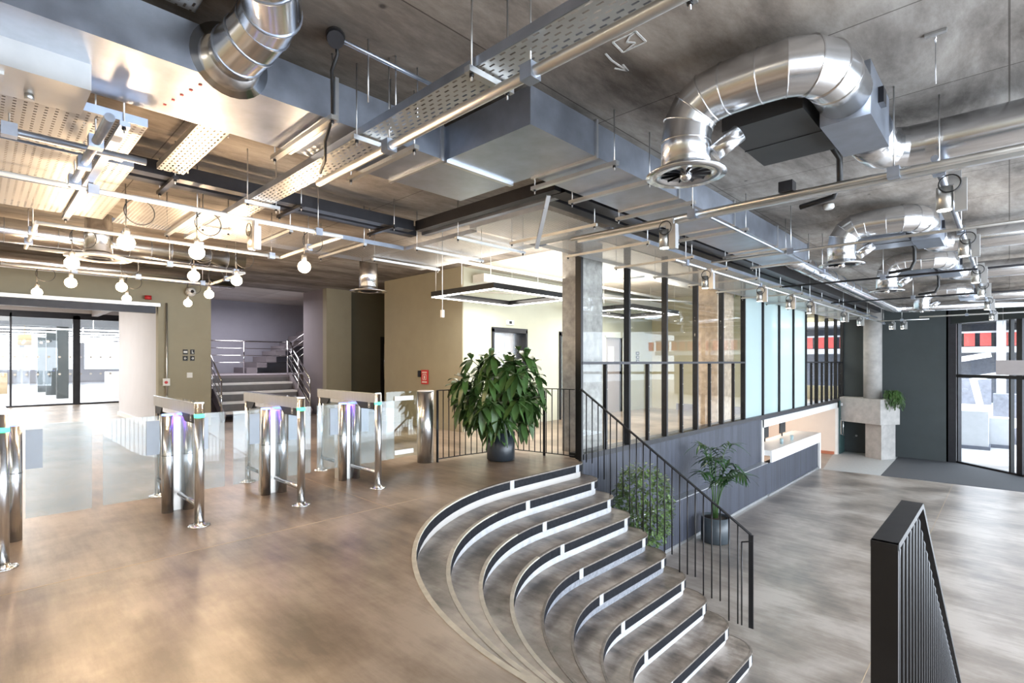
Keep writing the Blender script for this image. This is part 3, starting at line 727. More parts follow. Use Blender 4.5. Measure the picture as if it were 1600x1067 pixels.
rails(6.9, 8.6, -16.25, -16.25, 1.05, 2.25, 'stair_handrail', 'steel rail climbing with the upper flight behind the mauve wall')
# door in the dark recess
d3 = struct(box(-12.80, -12.76, 7.95, 8.75, 0, 2.1).build('door_3', 'black_plastic'))
MB().tube((-12.72, 8.02, .9), (-12.72, 8.02, 1.9), .012, 8).build('pull_handle', 'chrome', d3)

# ------------------------------------------------------------------ small wall things
def wallbox(name, m, label, cat, *b): return tag(box(*b).build(name, m), label, cat)
fs = thing('fire_action_sign', 'small red fire action sign with white print on the olive wall', 'sign', (xat(664, 6.73), 6.71, 1.0))
a, b = xat(659, 6.72), xat(669.5, 6.72); z1, z0 = zat(578, 664, Y=6.72), zat(600, 664, Y=6.72)
box(a, b, 6.70, 6.715, z0, z1).build('plate', 'sign_red', fs)
m = MB()
for i, (u, v) in enumerate(((.88, .83), (.80, .77), (.20, .15), (.14, .10))): m.box(a+(b-a)*.15, b-(b-a)*.15, 6.698, 6.70, z0+(z1-z0)*v, z0+(z1-z0)*u)
hh = z1-z0; ww = b-a
m.box(a+ww*.22, b-ww*.22, 6.698, 6.70, z0+hh*.30, z0+hh*.34).box(a+ww*.22, b-ww*.22, 6.698, 6.70, z0+hh*.66, z0+hh*.70)
m.box(a+ww*.22, a+ww*.28, 6.698, 6.70, z0+hh*.30, z0+hh*.70).box(b-ww*.28, b-ww*.22, 6.698, 6.70, z0+hh*.30, z0+hh*.70)
m.prism([(a+ww*.42, 6.698), (a+ww*.58, 6.698), (a+ww*.58, 6.70), (a+ww*.42, 6.70)], z0+hh*.38, z0+hh*.60)
m.build('print', 'paper', fs)
wallbox('access_panel', 'dark_steel', 'small grey door release panel left of the red sign', 'panel', xat(653.5, 6.72), xat(657, 6.72), 6.70, 6.725, zat(589, 655, Y=6.72), zat(579, 655, Y=6.72))
# pictogram sign on the pier: four squares
yS = lambda px: yat(px, -12.69)
for i, (px0, px1, py0, py1, l, kind) in enumerate(((285.5, 293, 546, 553.5, 'upper left black pictogram tile on the olive pier', 0), (297, 303.5, 546, 553.5, 'upper right black pictogram tile on the olive pier', 1), (285.5, 293, 556, 563.5, 'lower left black arrow tile on the olive pier', 2), (297, 303.5, 556, 563.5, 'lower right black arrow tile on the olive pier', 3))):
    t = thing('pictogram_tile', l, 'sign', (-12.69, yS(px0), zat(py1, px0, X=-12.69)))
    y0, y1 = yS(px0), yS(px1); z0, z1 = zat(py1, px0, X=-12.69), zat(py0, px0, X=-12.69); h = z1-z0; w_ = y1-y0
    box(-12.70, -12.685, y0, y1, z0, z1).build('tile', 'sign_black', t)
    m = MB(); X0, X1 = -12.685, -12.68
    if kind == 0: m.box(X0, X1, y0+w_*.1, y1-w_*.1, z0+h*.30, z0+h*.70)
    elif kind == 1: m.box(X0, X1, y0+w_*.35, y0+w_*.5, z0+h*.2, z0+h*.8).box(X0, X1, y0+w_*.5, y0+w_*.8, z0+h*.2, z0+h*.35)
    else:
        m.box(X0, X1, y0+w_*.25, y1-w_*.25, z0+h*.45, z0+h*.56)
        s_ = 1 if kind == 3 else -1; yc_ = y0+w_*(.5+.25*s_)
        m.obox((X1, yc_, z0+h*.5), (X1, yc_-s_*w_*.22, z0+h*.75), .004, h*.1).obox((X1, yc_, z0+h*.5), (X1, yc_-s_*w_*.22, z0+h*.25), .004, h*.1)
    m.build('symbol', 'paper', t)
wallbox('light_switch', 'paper', 'white light switch under the pictogram tiles on the pier', 'switch', -12.70, -12.67, yS(291.5), yS(300), zat(590, 295, X=-12.69), zat(582, 295, X=-12.69))
c2 = thing('wayfinding_sign', 'vertical row of three small black signs on the pale lift wall past the grey door', 'sign', (-7.83, yat(996, -7.83), 1.3))
for i in range(3):
    y_ = 552+i*6; a, b = yat(993.8, -7.83), yat(998.4, -7.83); z1 = zat(y_-2.5, 996, X=-7.83); z0 = zat(y_+2.5, 996, X=-7.83)
    q = box(-7.84, -7.825, a, b, z0, z1).build('tile', 'sign_black', c2); box(-7.825, -7.82, a+.05, b-.05, (z0+z1)/2-.012, (z0+z1)/2+.012).build('symbol', 'paper', q)
li = thing('lift_indicator', 'small white lift floor indicator above the lift door', 'indicator', (-7.8, yat(796, -7.82), 2.3))
a, b = yat(791, -7.82), yat(802, -7.82); box(-7.84, -7.80, a, b, 2.20, 2.30).build('casing', 'paper', li); box(-7.80, -7.795, a+.07, b-.07, 2.22, 2.28).build('display', 'sign_black', li)
# dome camera on the header and the conduit by the opening
cm = thing('dome_camera', 'white dome security camera on the olive header', 'camera', (-12.6, yat(297, -12.6), 2.7))
yc_ = yat(297, -12.62); zc = zat(456, 297, X=-12.62)
MB().sphere((-12.60, yc_, zc), .10, 10).build('housing', 'paper', cm); MB().sphere((-12.515, yc_+.01, zc), .035, 8).build('lens', 'black_plastic', cm)
cd = thing('wall_conduit', 'galvanised conduit running down beside the office opening', 'conduit', (-12.66, yat(260, -12.66), 0))
yq = yat(260, -12.66)
MB().tube((-12.66, yq, .0), (-12.66, yq, 2.62), .02, 10).build('pipe', 'galv_warm', cd)
MB().box(-12.69, -12.61, yq-.07, yq+.05, .90, 1.05).build('junction_box', 'paper', cd); MB().tube((-12.61, yq-.02, .97), (-12.595, yq-.02, .97), .03, 12).build('push_button', 'sign_red', cd)
struct(box(-12.70, -12.58, -4.4, yat(250, -12.6), 2.53, 2.60).build('trim_6', 'galv_warm'))
struct(box(-12.86, -12.72, -4.4, 2.6, 2.40, 2.55).build('trim_7', 'dark_steel'))
tag(MB().tube((-12.60, yat(231, -12.6), 2.66), (-12.60, yat(231, -12.6), 2.74), .06, 14).build('alarm_sounder', 'sign_red'), 'red alarm sounder under the ceiling above the office opening', 'alarm')

# ------------------------------------------------------------------ turnstiles
def turnstile(Y, label, X1=-4.98, X0=-6.40, leaf=(1, 1)):
    t = thing('turnstile', label, 'turnstile', ((X0+X1)/2, Y, 0), 'turnstiles across the lobby')
    MB().tube((X1, Y, 0), (X1, Y, 1.045), .037, 20).build('front_post', 'steel_brushed', t)
    MB().tube((X0, Y, 0), (X0, Y, 1.0), .03, 16).build('rear_post', 'steel_brushed', t)
    for x in (X1, X0): MB().lathe([(.085, 0), (.085, .008), (.075, .014), (.045, .016), (.04, .03)], (x, Y, 0), 24).build('base_flange', 'chrome', t)
    tb = box(X0-.03, X1+.0, Y-.035, Y+.035, .945, 1.045).build('top_bar', 'satin_steel', t)
    box(X0-.03, X1+.0, Y-.036, Y+.036, 1.045, 1.052).build('top_cap', 'chrome', tb)
    # black reader panels, wedge ended
    for a, b, s_ in ((X1-.45, X1-.04, 1), (X0+.03, X0+.30, -1)):
        m = MB(); yl, yh = Y-.028, Y+.028
        pr = [(a, .955), (b, .955), (b, .87), (a+.12, .87)] if s_ > 0 else [(a, .955), (b, .955), (b-.10, .87), (a, .87)]
        A_ = [m.b.verts.new((x, yl, z)) for x, z in pr]; B_ = [m.b.verts.new((x, yh, z)) for x, z in pr]
        m.face(A_); m.face(B_[::-1])
        for i in range(4): m.face([A_[i], B_[i], B_[(i+1) % 4], A_[(i+1) % 4]])
        rp = m.build('reader_panel', 'black_plastic', t)
        if s_ > 0:
            m = MB()
            for sy in (-1, 1):
                y_ = Y+sy*.0295; xc = b-.10
                m.box(xc-.018, xc+.018, y_-.001, y_+.001, .885, .889).box(xc-.018, xc+.018, y_-.001, y_+.001, .937, .941)
                m.box(xc-.018, xc-.014, y_-.001, y_+.001, .885, .941).box(xc+.014, xc+.018, y_-.001, y_+.001, .885, .941).box(xc-.008, xc+.008, y_-.001, y_+.001, .905, .925)
            m.build('card_symbol', 'paper', rp)
    mp = box(X0+.30, X1-.33, Y-.025, Y+.025, .90, .955).build('housing', 'steel_brushed', t)
    xc = (X0+X1)/2+.05
    for s_ in (-1, 1):
        cy = MB().tube((xc, Y+s_*.085, 0), (xc, Y+s_*.085, .90), .048, 22).build('hinge_column', 'steel_brushed', t)
        MB().tube((xc, Y+s_*.085, .90), (xc, Y+s_*.085, .912), .046, 22).build('light_ring', 'led_blue', cy)
        MB().torus((xc, Y+s_*.085, .53), .048, .003, 'z', 22, 6).build('joint_ring', 'black_metal', cy)
    box(xc-.20, xc-.03, Y-.085, Y+.085, 0, .88).build('pedestal', 'satin_steel', t)
    box(xc-.14, xc+.03, Y-.06, Y+.06, .88, .90).build('light_bar', 'led_violet', t)
    # glass under the bar and the low rail
    box(X0+.04, xc-.21, Y-.005, Y+.005, .20, .90).build('glass_infill', 'glass_gate', t)
    box(xc+.07, X1-.05, Y-.005, Y+.005, .20, .90).build('glass_infill', 'glass_gate', t)
    MB().tube((xc+.05, Y, .17), (X1, Y, .17), .022, 12).build('low_rail', 'steel_brushed', t)
    MB().tube((X0, Y, .17), (xc-.2, Y, .17), .022, 12).build('low_rail', 'black_metal', t)
    MB().tube((X1, Y, .925), (X1, Y, .955), .0385, 20).build('status_light', 'led_green', t)
    for s_, k in ((-1, leaf[0]), (1, leaf[1])):
        if not k: continue
        yh = Y+s_*.15
        box(xc-.012, xc+.012, yh, yh+s_*.10, .55, .86).build('leaf_clamp', 'clamp_grey', t)
        box(xc-.005, xc+.005, yh, Y+s_*k, .16, .90).build('glass_leaf', 'glass_leaf', t)
    return t
turnstile(.13, 'turnstile cut off by the left edge of the photo', X1=-4.91, leaf=(0, .56))
turnstile(1.33, 'turnstile with bright violet light, second from the left edge', leaf=(.56, .40))
turnstile(2.21, 'turnstile in the middle of the lobby in front of the back staircase', leaf=(.40, .40))
turnstile(3.10, 'turnstile nearest the steel bollard', X1=-5.04, leaf=(.40, .62))
bo = thing('bollard', 'wide cylindrical stainless steel bollard at the end of the bar railing', 'bollard', (-5.88, 4.37, 0))
MB().tube((-5.88, 4.37, 0), (-5.88, 4.37, .985), .115, 32).build('body', 'steel_brushed', bo)
MB().lathe([(.118, .985), (.118, .995), (.10, 1.0)], (-5.88, 4.37, 0), 32).build('cap', 'counter_white', bo)
box(-5.888, -5.878, 3.74, 4.25, .12, 1.0).build('glass_wing', 'glass_tint', bo)
m = MB()
for z in (.16, .88): m.box(-5.872, -5.868, 3.86, 4.16, z, z+.06)
m.build('warning_band', 'paper', bo, 'white manifestation strips')
for X, Y in ((-5.6, 1.33), (-5.6, 2.21), (-5.6, 3.1)): light('turnstile_glow', 'POINT', (X+.06, Y, .935), .6, (.25, .25, 1), radius=.02)

# ------------------------------------------------------------------ plants
def leaflet(m, base, d, L, w, droop, up=Vector((0, 0, 1))):
    d = d.normalized(); side = d.cross(up)
    if side.length < .1: side = Vector((1, 0, 0))
    side.normalize(); n = side.cross(d)
    pts = []
    for t, ww in ((0, .08), (.3, .9), (.62, 1), (.85, .6), (1, .04)):
        c = base+d*L*t+Vector((0, 0, -droop*L*t*t)); pts.append((c-side*w*ww*.5+n*w*.10, c-n*0, c+side*w*ww*.5+n*w*.10))
    vs = [[m.b.verts.new(p) for p in row] for row in pts]
    for a, b in zip(vs, vs[1:]):
        m.face([a[0], a[1], b[1], b[0]], True); m.face([a[1], a[2], b[2], b[1]], True)
def rnd(a, b): return random.uniform(a, b)
def sch_plant(root, c, R, zc, rz, n, L, leafm, base):
    fo = MB(); stm = MB()
    for i in range(n):
        u = rnd(-1, 1); a = rnd(0, 2*PI); s_ = math.sqrt(1-u*u); rr = rnd(.55, 1)
        p = Vector((c[0]+R*s_*math.cos(a)*rr, c[1]+R*s_*math.sin(a)*rr, zc+rz*u*rr))
        out = Vector((math.cos(a)*s_, math.sin(a)*s_, .35*u)).normalized()
        q = Vector((c[0]+rnd(-.05, .05), c[1]+rnd(-.05, .05), base+(p.z-base)*.55)) 
        if i % 2 == 0: stm.sweep([q, (q+p)/2+Vector((0, 0, .05)), p], .005, 5)
        k = random.randint(6, 8)
        t1 = out.cross(Vector((0, 0, 1))); t1 = t1.normalized() if t1.length > .05 else Vector((1, 0, 0)); t2 = t1.cross(out)
        for j in range(k):
            b_ = 2*PI*j/k+rnd(-.2, .2); d = (t1*math.cos(b_)+t2*math.sin(b_))*1.0+out*.55+Vector((0, 0, -.35))
            leaflet(fo, p, d, L*rnd(.75, 1.15), L*rnd(.34, .42), rnd(.3, .7))
    fo.build('foliage', leafm, root, fix=False); 
    for k in range(5):
        a = k*1.3; stm.sweep([(c[0]+.05*math.cos(a), c[1]+.05*math.sin(a), base), (c[0]+.08*math.cos(a), c[1]+.08*math.sin(a), (base+zc)/2), (c[0]+.2*math.cos(a), c[1]+.2*math.sin(a), zc+rz*.4)], .013, 6)
    stm.build('stem', 'stem', root)
def pot(root, c, r, h, z, m):
    MB().lathe([(r*.92, 0), (r, .02), (r, h), (r-.02, h), (r-.025, h-.04)], (c[0], c[1], z), 32).build('pot', m, root)
    MB().lathe([(.001, h-.05), (r-.024, h-.05), (r-.024, h-.035), (.001, h-.03)], (c[0], c[1], z), 24).build('soil', 'soil', root)
pl = thing('potted_umbrella_tree', 'bushy umbrella tree in a dark round pot on the landing by the bar railing', 'plant', (-5.24, 5.22, 0))
pot(pl, (-5.24, 5.22), .20, .40, 0, 'pot_navy'); sch_plant(pl, (-5.24, 5.22), .62, 1.03, .58, 105, .25, 'leaf', .36)
sh = thing('potted_shrub', 'round variegated green shrub seen through the sloping stair railing', 'plant', (-3.84, 6.72, FLOOR2))
pot(sh, (-3.84, 6.72), .24, .5, FLOOR2, 'pot_slate')
fo = MB(); 
for i in range(2300):
    u = rnd(-1, 1); a = rnd(0, 2*PI); s_ = math.sqrt(1-u*u); rr = rnd(.72, 1.03)
    p = Vector((-3.84+.42*s_*math.cos(a)*rr, 6.72+.42*s_*math.sin(a)*rr, -.70+.62*u*rr))
    leaflet(fo, p, Vector((rnd(-1, 1)+math.cos(a), rnd(-1, 1)+math.sin(a), rnd(-.6, .9))), rnd(.05, .085), rnd(.025, .04), rnd(0, .5))
fo.build('foliage', 'leaf_light', sh, fix=False)
sm = MB()
for k in range(6): sm.sweep([(-3.84+.03*k-.08, 6.72, FLOOR2+.45), (-3.84+.06*(k-3), 6.72+.05*(k % 3), -.6)], .01, 5)
sm.build('stem', 'stem', sh)
pp = Vector((-3.90, 9.45, FLOOR2)); pm = thing('potted_palm', 'slender palm in a round slate pot against the dark slatted wall', 'plant', pp)
pot(pm, (pp.x, pp.y), .25, .46, FLOOR2, 'pot_slate')
fo = MB(); sm = MB()
for k in range(11):
    a = k*2.4+.3; H = rnd(1.0, 1.95); out = rnd(.15, .45); b0 = pp+Vector((.04*math.cos(a), .04*math.sin(a), .42)); pts = []
    cx_ = math.cos(a); cy_ = math.sin(a)
    if cx_ < 0: cx_ *= .45
    for i in range(11):
        t = i/10; pts.append(b0+Vector((cx_*out*t*t*1.3, cy_*out*t*t*1.3, H*(t-.34*t**3.5)*1.05)))
    sm.sweep(pts, .008, 5)
    for i in range(5, 11):
        for f in (0, .5):
            if i == 10 and f: continue
            p = pts[i] if not f else (pts[i]+pts[i+1])/2
            dd = (pts[i]-pts[i-1]).normalized(); sd = dd.cross(Vector((0, 0, 1))).normalized()
            for s_ in (-1, 1): leaflet(fo, p, sd*s_+dd*.8+Vector((0, 0, .1)), rnd(.22, .32), .042, rnd(.3, .8))
fo.build('fronds', 'leaf_dark', pm, fix=False); sm.build('stem', 'leaf', pm)
hp = thing('trailing_plant', 'trailing green plant spilling over the edge of the concrete plinth', 'plant', (-2.85, 21.4, .13)); fo = MB()
for k in range(150):
    a = rnd(0, 2*PI); p = Vector((-2.88+.12*math.cos(a), 21.42+.14*math.sin(a), .16+rnd(0, .12)))
    o_ = Vector((rnd(-.1, .9), rnd(-1, -.0), .5)).normalized(); L = rnd(.25, .85); prev = p
    for i in range(1, 8):
        t = i/7; q = p+Vector((o_.x*.30*min(1, t*1.8), o_.y*.32*min(1, t*1.8), .22*math.sin(min(1, t*1.6)*PI*.7)-L*max(0, t-.25)))
        leaflet(fo, prev, (q-prev)+Vector((rnd(-.05, .05), rnd(-.05, .05), 0)), .11, .022, .1); prev = q
fo.build('foliage', 'leaf', hp, fix=False)
MB().lathe([(.11, 0), (.13, .14), (.12, .14), (.10, .05)], (-2.90, 21.46, .13), 16).build('pot', 'pot_slate', hp)

# ------------------------------------------------------------------ services: rectangular air duct
du = thing('rectangular_duct', 'large rectangular galvanised air duct stepping across the ceiling', 'duct', (-3, 3, 2.93))
zb, zt = 2.935, 3.19
MB().prism([(-3.78, -2.5), (-3.10, -2.5), (-3.10, 3.22), (-3.78, 3.22)], zb, zt).build('left_section', 'galvanised', du)
MB().prism([(-3.10, 2.49), (-2.23, 2.49), (-2.23, 3.18), (-2.23, 8.85), (-2.85, 8.85), (-2.85, 3.22), (-3.10, 3.22)], zb, zt).build('right_section', 'galvanised', du)
def flange(x0, x1, y, parent=du):
    m = MB(); e = .018
    m.box(x0-e, x1+e, y-.012, y+.012, zb-e, zb).box(x0-e, x1+e, y-.012, y+.012, zt, zt+e).box(x0-e, x0, y-.012, y+.012, zb, zt).box(x1, x1+e, y-.012, y+.012, zb, zt)
    m.build('joint_flange', 'strut', parent)
for y in (-.9, 1.60, 2.45): flange(-3.78, -3.10, y)
for y in (3.22, 4.55, 5.9, 7.4, 8.84): flange(-2.85, -2.23, y)
MB().box(-3.12, -3.08, 2.49, 3.22, zb-.02, zb).build('joint_flange', 'strut', du)
m = MB().box(-3.80, -3.42, -.35, .42, 2.80, 2.935); ah = m.build('access_hatch', 'galv_warm', du)
MB().box(-3.60, -3.50, .02, .10, 2.785, 2.80).tube((-3.7, .2, 2.80), (-3.7, .2, 2.77), .02, 10).build('latch', 'strut', ah)
m = MB()
for i in range(5): m.box(-3.24-.10*i, -3.225-.10*i, .86-.02*i, .875-.02*i, 2.931, 2.9349)
m.build('paint_mark', 'sign_red', du, 'row of small red paint dabs')
# spiral branch coming off the side of the duct
br = thing('spiral_duct', 'curving spiral duct joining the big rectangular duct at the top left', 'duct', (-3, 1, 3))
bp_ = [(-3.08, .98, 3.06), (-2.97, .98, 3.06), (-2.86, 1.00, 3.08), (-2.76, 1.03, 3.13), (-2.62, 1.02, 3.14), (-2.40, .92, 3.14), (-2.2, .70, 3.15), (-2.1, .3, 3.15), (-2.1, -1.2, 3.15)]
MB().duct(bp_, .135).build('pipe', 'spiral', br)
MB().lathe([(.20, 0), (.15, .03), (.135, .08)], (0, 0, 0), 28).build('saddle_collar', 'spiral', br)
o = br.children[-1]; o.location = Vector((-3.10, .98, 3.06))-Vector(br['_o'])+Vector(br['_o']) ; o.rotation_euler = (0, PI/2, 0)
o.data.transform(Matrix.Translation(Vector(br['_o']))); o.location = Vector((-3.10, .98, 3.06))-Vector(br['_o'])
for i in range(1, 8):
    p = Vector(bp_[i]); d = (Vector(bp_[i+1])-Vector(bp_[i-1])).normalized()
    MB().tube(p-d*.006, p+d*.006, .140, 28).build('seam_ring', 'galvanised', br)

# ------------------------------------------------------------------ big bent round ducts over the hall (four of them)
def fillet(p, c, q, n, r):
    p, c, q = Vector(p), Vector(c), Vector(q); a = c+(p-c).normalized()*r; b = c+(q-c).normalized()*r
    return [(a*(1-t)**2+c*2*t*(1-t)+b*t*t) for t in [i/n for i in range(n+1)]]
def vent(Y, label, zc=3.06, full=True, xd=-1.50, r=.152, zdif=2.60, dY=1.85):
    t = thing('ventilation_duct', label, 'duct', (xd, Y, zc), 'bent round ducts with ceiling diffusers')
    T1 = (xd, Y, zdif+.03); K1 = (xd, Y, zc); KX = -.74; K2 = (KX, Y, zc); K3 = (KX, Y+dY, zc); E = (2.6, Y+dY, zc)
    a = [Vector(T1)]+fillet(T1, K1, K2, 4, .26); b = fillet(K1, K2, K3, 4, .30); c = fillet(K2, K3, E, 4, .28)
    pts = a+b
    MB().duct(pts+[Vector((KX, Y+.56, zc))], r).build('pipe', 'spiral', t)
    MB().duct([Vector((KX, Y+1.30, zc))]+c+[Vector(E)], r).build('outlet_pipe', 'spiral', t)
    MB().tube((KX, Y+.50, zc), (KX, Y+1.32, zc), r*.80, 24).build('coupling', 'spiral', t)
    bx = MB().box(KX-.13, KX+.14, Y+.56, Y+1.22, zc-.17, zc+.16).build('damper_box', 'galvanised', t)
    MB().box(KX+.14, KX+.17, Y+.8, Y+.9, zc-.02, zc+.08).build('actuator', 'dark_steel', bx)
    sm_ = [Vector(T1)]+pts[1:]+[Vector((KX, Y+.56, zc))]
    for i in range(1, len(sm_)-1):
        d0 = (sm_[i]-sm_[i-1]).normalized(); d1 = (sm_[i+1]-sm_[i]).normalized(); d = (d0+d1).normalized()
        if (sm_[i]-sm_[i-1]).length < .02: continue
        MB().tube(sm_[i]-d*.003, sm_[i]+d*.003, (r+.0035)/max(.9, d.dot(d1)), 32).build('seam_ring', 'spiral', t)
    # swirl diffuser
    df = MB().lathe([(r+.002, .05), (r+.01, .02), (.245, .004), (.248, -.006), (.16, -.008), (.155, .01)], (xd, Y, zdif), 36).build('diffuser', 'spiral', t)
    bl = MB()
    for i in range(12):
        a_ = 2*PI*i/12; d = Vector((math.cos(a_), math.sin(a_), 0)); e = Vector((-d.y, d.x, 0)); c_ = Vector((xd, Y, zdif))
        bl.quadsheet([c_+d*.04+e*.01, c_+d*.155+e*.03, c_+d*.155-e*.02+Vector((0, 0, .03)), c_+d*.04-e*.01+Vector((0, 0, .015))])
    bl.build('swirl_blade', 'dark_steel', df); MB().sphere((xd, Y, zdif-.005), .038, 8).build('hub', 'spiral', df)
    MB().lathe([(.15, .02), (.15, .022)], (xd, Y, zdif+.01), 24).build('throat', 'black_plastic', df)
    # short side spigot
    MB().tube((xd+.17, Y+.04, zdif+.10), (xd+.30, Y+.10, zdif+.21), .055, 16).build('spigot', 'spiral', t)
    return t
vl = ['nearest of the bent round ducts, its silver loop large at the top right', 'second of the bent round ducts down the hall', 'third of the bent round ducts down the hall', 'farthest and smallest of the bent round ducts down the hall']
for Y, l in zip((3.17, 7.45, 10.75, 15.6), vl): vent(Y, l)
un = ['black ceiling unit nearest the viewer beneath the large silver loop', 'ceiling unit under the second bent duct', 'ceiling unit under the third bent duct']
for i, Y in enumerate((3.55, 7.95, 11.3)):
    t = thing('fan_coil_unit', un[i], 'air conditioning unit', (-1.1, Y+.4, 2.95))
    box(-1.42, -.92, Y, Y+.85, 2.97, 3.18).build('casing', 'black_unit' if i == 0 else 'galvanised', t)
    for x in (-1.40, -.94):
        for y in (Y+.05, Y+.9): MB().tube((x, y, 3.16), (x, y, CEIL), .006, 6).build('rod', 'strut', t)
    box(-1.425, -.915, Y+.44, Y+.448, 2.965, 2.97).build('seam', 'dark_steel', t)
    pd = MB().sweep([(-.95, Y+.84, 3.0), (-.95, Y+1.1, 2.98), (-.95, Y+1.12, 2.8), (-1.0, Y+1.15, 2.70), (-1.25, Y+1.2, 2.68)], .022, 8).build('drain_pipe', 'black_plastic', t)
# X-running ducts on the far left and small vertical drops with diffusers
def drop(X, Y, l, r=.13, z0=2.6, top=3.1):
    t = thing('ceiling_diffuser', l, 'vent', (X, Y, z0))
    MB().tube((X, Y, z0+.03), (X, Y, top), r, 28).build('neck', 'spiral', t)
    df = MB().lathe([(r+.01, .05), (r+.02, .02), (.31, .004), (.315, -.006), (.17, -.008), (.165, .01)], (X, Y, z0), 36).build('plate', 'counter_white' if X < -7.5 and Y < 2 else 'spiral', t)
    MB().lathe([(.15, .004), (.12, -.012), (.11, .0), (.07, -.012), (.06, 0), (.02, -.01)], (X, Y, z0), 28).build('swirl_face', 'dark_steel', df)
drop(-7.6, 1.0, 'white round diffuser hanging among the glowing bulbs')
drop(-7.86, 4.65, 'silver drum diffuser hanging in front of the dark recess', .15, 2.6, 3.12)
t = thing('spiral_duct', 'long level spiral duct behind the hanging bulbs', 'duct', (-8.7, 0, 3.0))
MB().duct([(-8.9, -3.5, 3.02), (-8.9, 3.0, 3.02)], .15).build('pipe', 'spiral', t)
for i in range(24): MB().torus((-8.9, -3.0+i*.25, 3.02), .151, .003, 'y', 24, 5).build('seam_ring', 'galvanised', t)
t = thing('spiral_duct', 'second level spiral duct lower and farther back than the bulbs', 'duct', (-10.6, 0, 3.0))
MB().duct([(-11.2, -3.5, 2.98), (-11.2, 3.6, 2.98)], .12).build('pipe', 'spiral', t)
t = thing('spiral_duct', 'flexible silver duct carrying on from the end of the rectangular duct', 'duct', (-2.5, 12, 3.0))
pts = [Vector((-2.52, 8.86, 3.05)), Vector((-2.5, 9.5, 3.03)), Vector((-2.5, 13, 3.0)), Vector((-2.48, 18.2, 2.98))]+fillet((-2.48, 18.2, 2.98), (-2.45, 19, 2.98), (.5, 19.2, 2.98), 4, .4)+[Vector((.5, 19.2, 2.98))]
MB().duct(pts, .13).build('pipe', 'spiral', t)
for i in range(12): MB().torus((-2.5, 9.2+i*.75, 3.025-.003*i), .133, .006, 'y', 20, 5).build('seam_ring', 'galvanised', t)

# ------------------------------------------------------------------ perforated trays
def tray(name, label, x0, x1, y0, y1, z, m, lip=.05, along='y', group=None):
    t = thing(name, label, 'cable tray', ((x0+x1)/2, (y0+y1)/2, z), group)
    MB().quadsheet([(x0, y0, z), (x1, y0, z), (x1, y1, z), (x0, y1, z)]).build('perforated_base', m, t)
    s_ = MB()
    if along == 'y':
        for x in (x0, x1): box(x-.002, x+.002, y0, y1, z, z+lip).build('side_lip', 'galvanised', t)
    else:
        for y in (y0, y1): box(x0, x1, y-.002, y+.002, z, z+lip).build('side_lip', 'galvanised', t)
    return t
tray('cable_tray', 'long narrow perforated cable tray crossing diagonally overhead', -7.0, .9, 1.71, 1.90, 2.85, 'perf_x', .05, 'x')
tray('cable_tray', 'wide perforated tray at the far left, nearest the rectangular duct', -4.62, -3.82, -2.5, .74, 2.84, 'perf_round')
tray('cable_tray', 'wide perforated tray at the far left, middle of the three side by side', -5.60, -4.68, -2.5, .82, 2.84, 'perf_round')
tray('cable_tray', 'wide perforated tray at the far left, above the hanging bulbs', -6.62, -5.66, -2.5, .90, 2.84, 'perf_round')
tray('mesh_tray', 'broad mesh tray running behind the bulbs towards the middle', -6.78, -5.72, 1.0, 3.9, 2.86, 'perf_mesh')
tray('mesh_tray', 'broad mesh tray crossing in front of the bright lobby ceiling', -6.78, -4.32, 3.92, 4.95, 2.86, 'perf_mesh', .05, 'x')
tray('mesh_tray', 'short mesh tray corner next to the end of the dark trunking', -4.30, -3.22, 3.80, 4.95, 2.87, 'perf_mesh', .05, 'x')
tray('mesh_tray', 'long mesh tray following the top of the glazed partition', -4.30, -3.22, 4.97, 21.2, 2.86, 'perf_mesh')
t = thing('cable_tray', 'short pale slotted tray slanting between the left trays and the rectangular duct', 'cable tray', (-4.4, 1.3, 3.0))
MB().quadsheet([(-5.1, 1.05, 3.0), (-3.9, 1.05, 3.0), (-3.9, 1.24, 3.0), (-5.1, 1.24, 3.0)]).build('perforated_base', 'perf_x', t)
for x in (-5.0, -4.0): MB().tube((x, 1.25, 2.99), (x, 1.25, CEIL), .005, 6).build('rod', 'strut', t)
for y in (1.05, 1.24): box(-5.1, -3.9, y-.002, y+.002, 3.0, 3.05).build('side_lip', 'galv_warm', t)
t = thing('cable_tray', 'piece of slotted tray above the rectangular duct at the top left', 'cable tray', (-2.7, .7, 3.2))
MB().quadsheet([(-3.08, .45, 3.23), (-2.66, .45, 3.23), (-2.66, .80, 3.23), (-3.08, .80, 3.23)]).build('perforated_base', 'perf_x', t)
for y in (.45, .80): box(-3.08, -2.66, y-.002, y+.002, 3.23, CEIL).build('side_lip', 'galvanised', t)
# dark trunking routes
for x, l in ((-5.36, 'dark steel trunking beside the left trays, nearer of the pair'), (-5.56, 'dark steel trunking beside the left trays, farther of the pair')):
    tag(box(x, x+.12, .75, 3.9 if x < -5.5 else 3.72, 3.0, 3.12).build('trunking', 'dark_steel'), l, 'trunking')
tag(box(-5.24, -3.05, 3.74, 3.84, 3.0, 3.12).build('trunking', 'dark_steel'), 'dark trunking crossing towards the rectangular duct', 'trunking')
tag(box(-5.44, -3.05, 3.98, 4.05, 3.02, 3.10).build('trunking', 'galvanised'), 'grey trunking crossing just behind the dark one', 'trunking')
tag(box(-3.20, -3.02, 3.86, 20.5, 3.0, 3.16).build('trunking', 'dark_steel'), 'long dark beam of trunking beside the rectangular duct', 'trunking')
tag(box(-3.50, -3.36, 4.1, 20.5, 3.05, 3.18).build('trunking', 'dark_steel'), 'long dark trunking above the mesh tray', 'trunking')

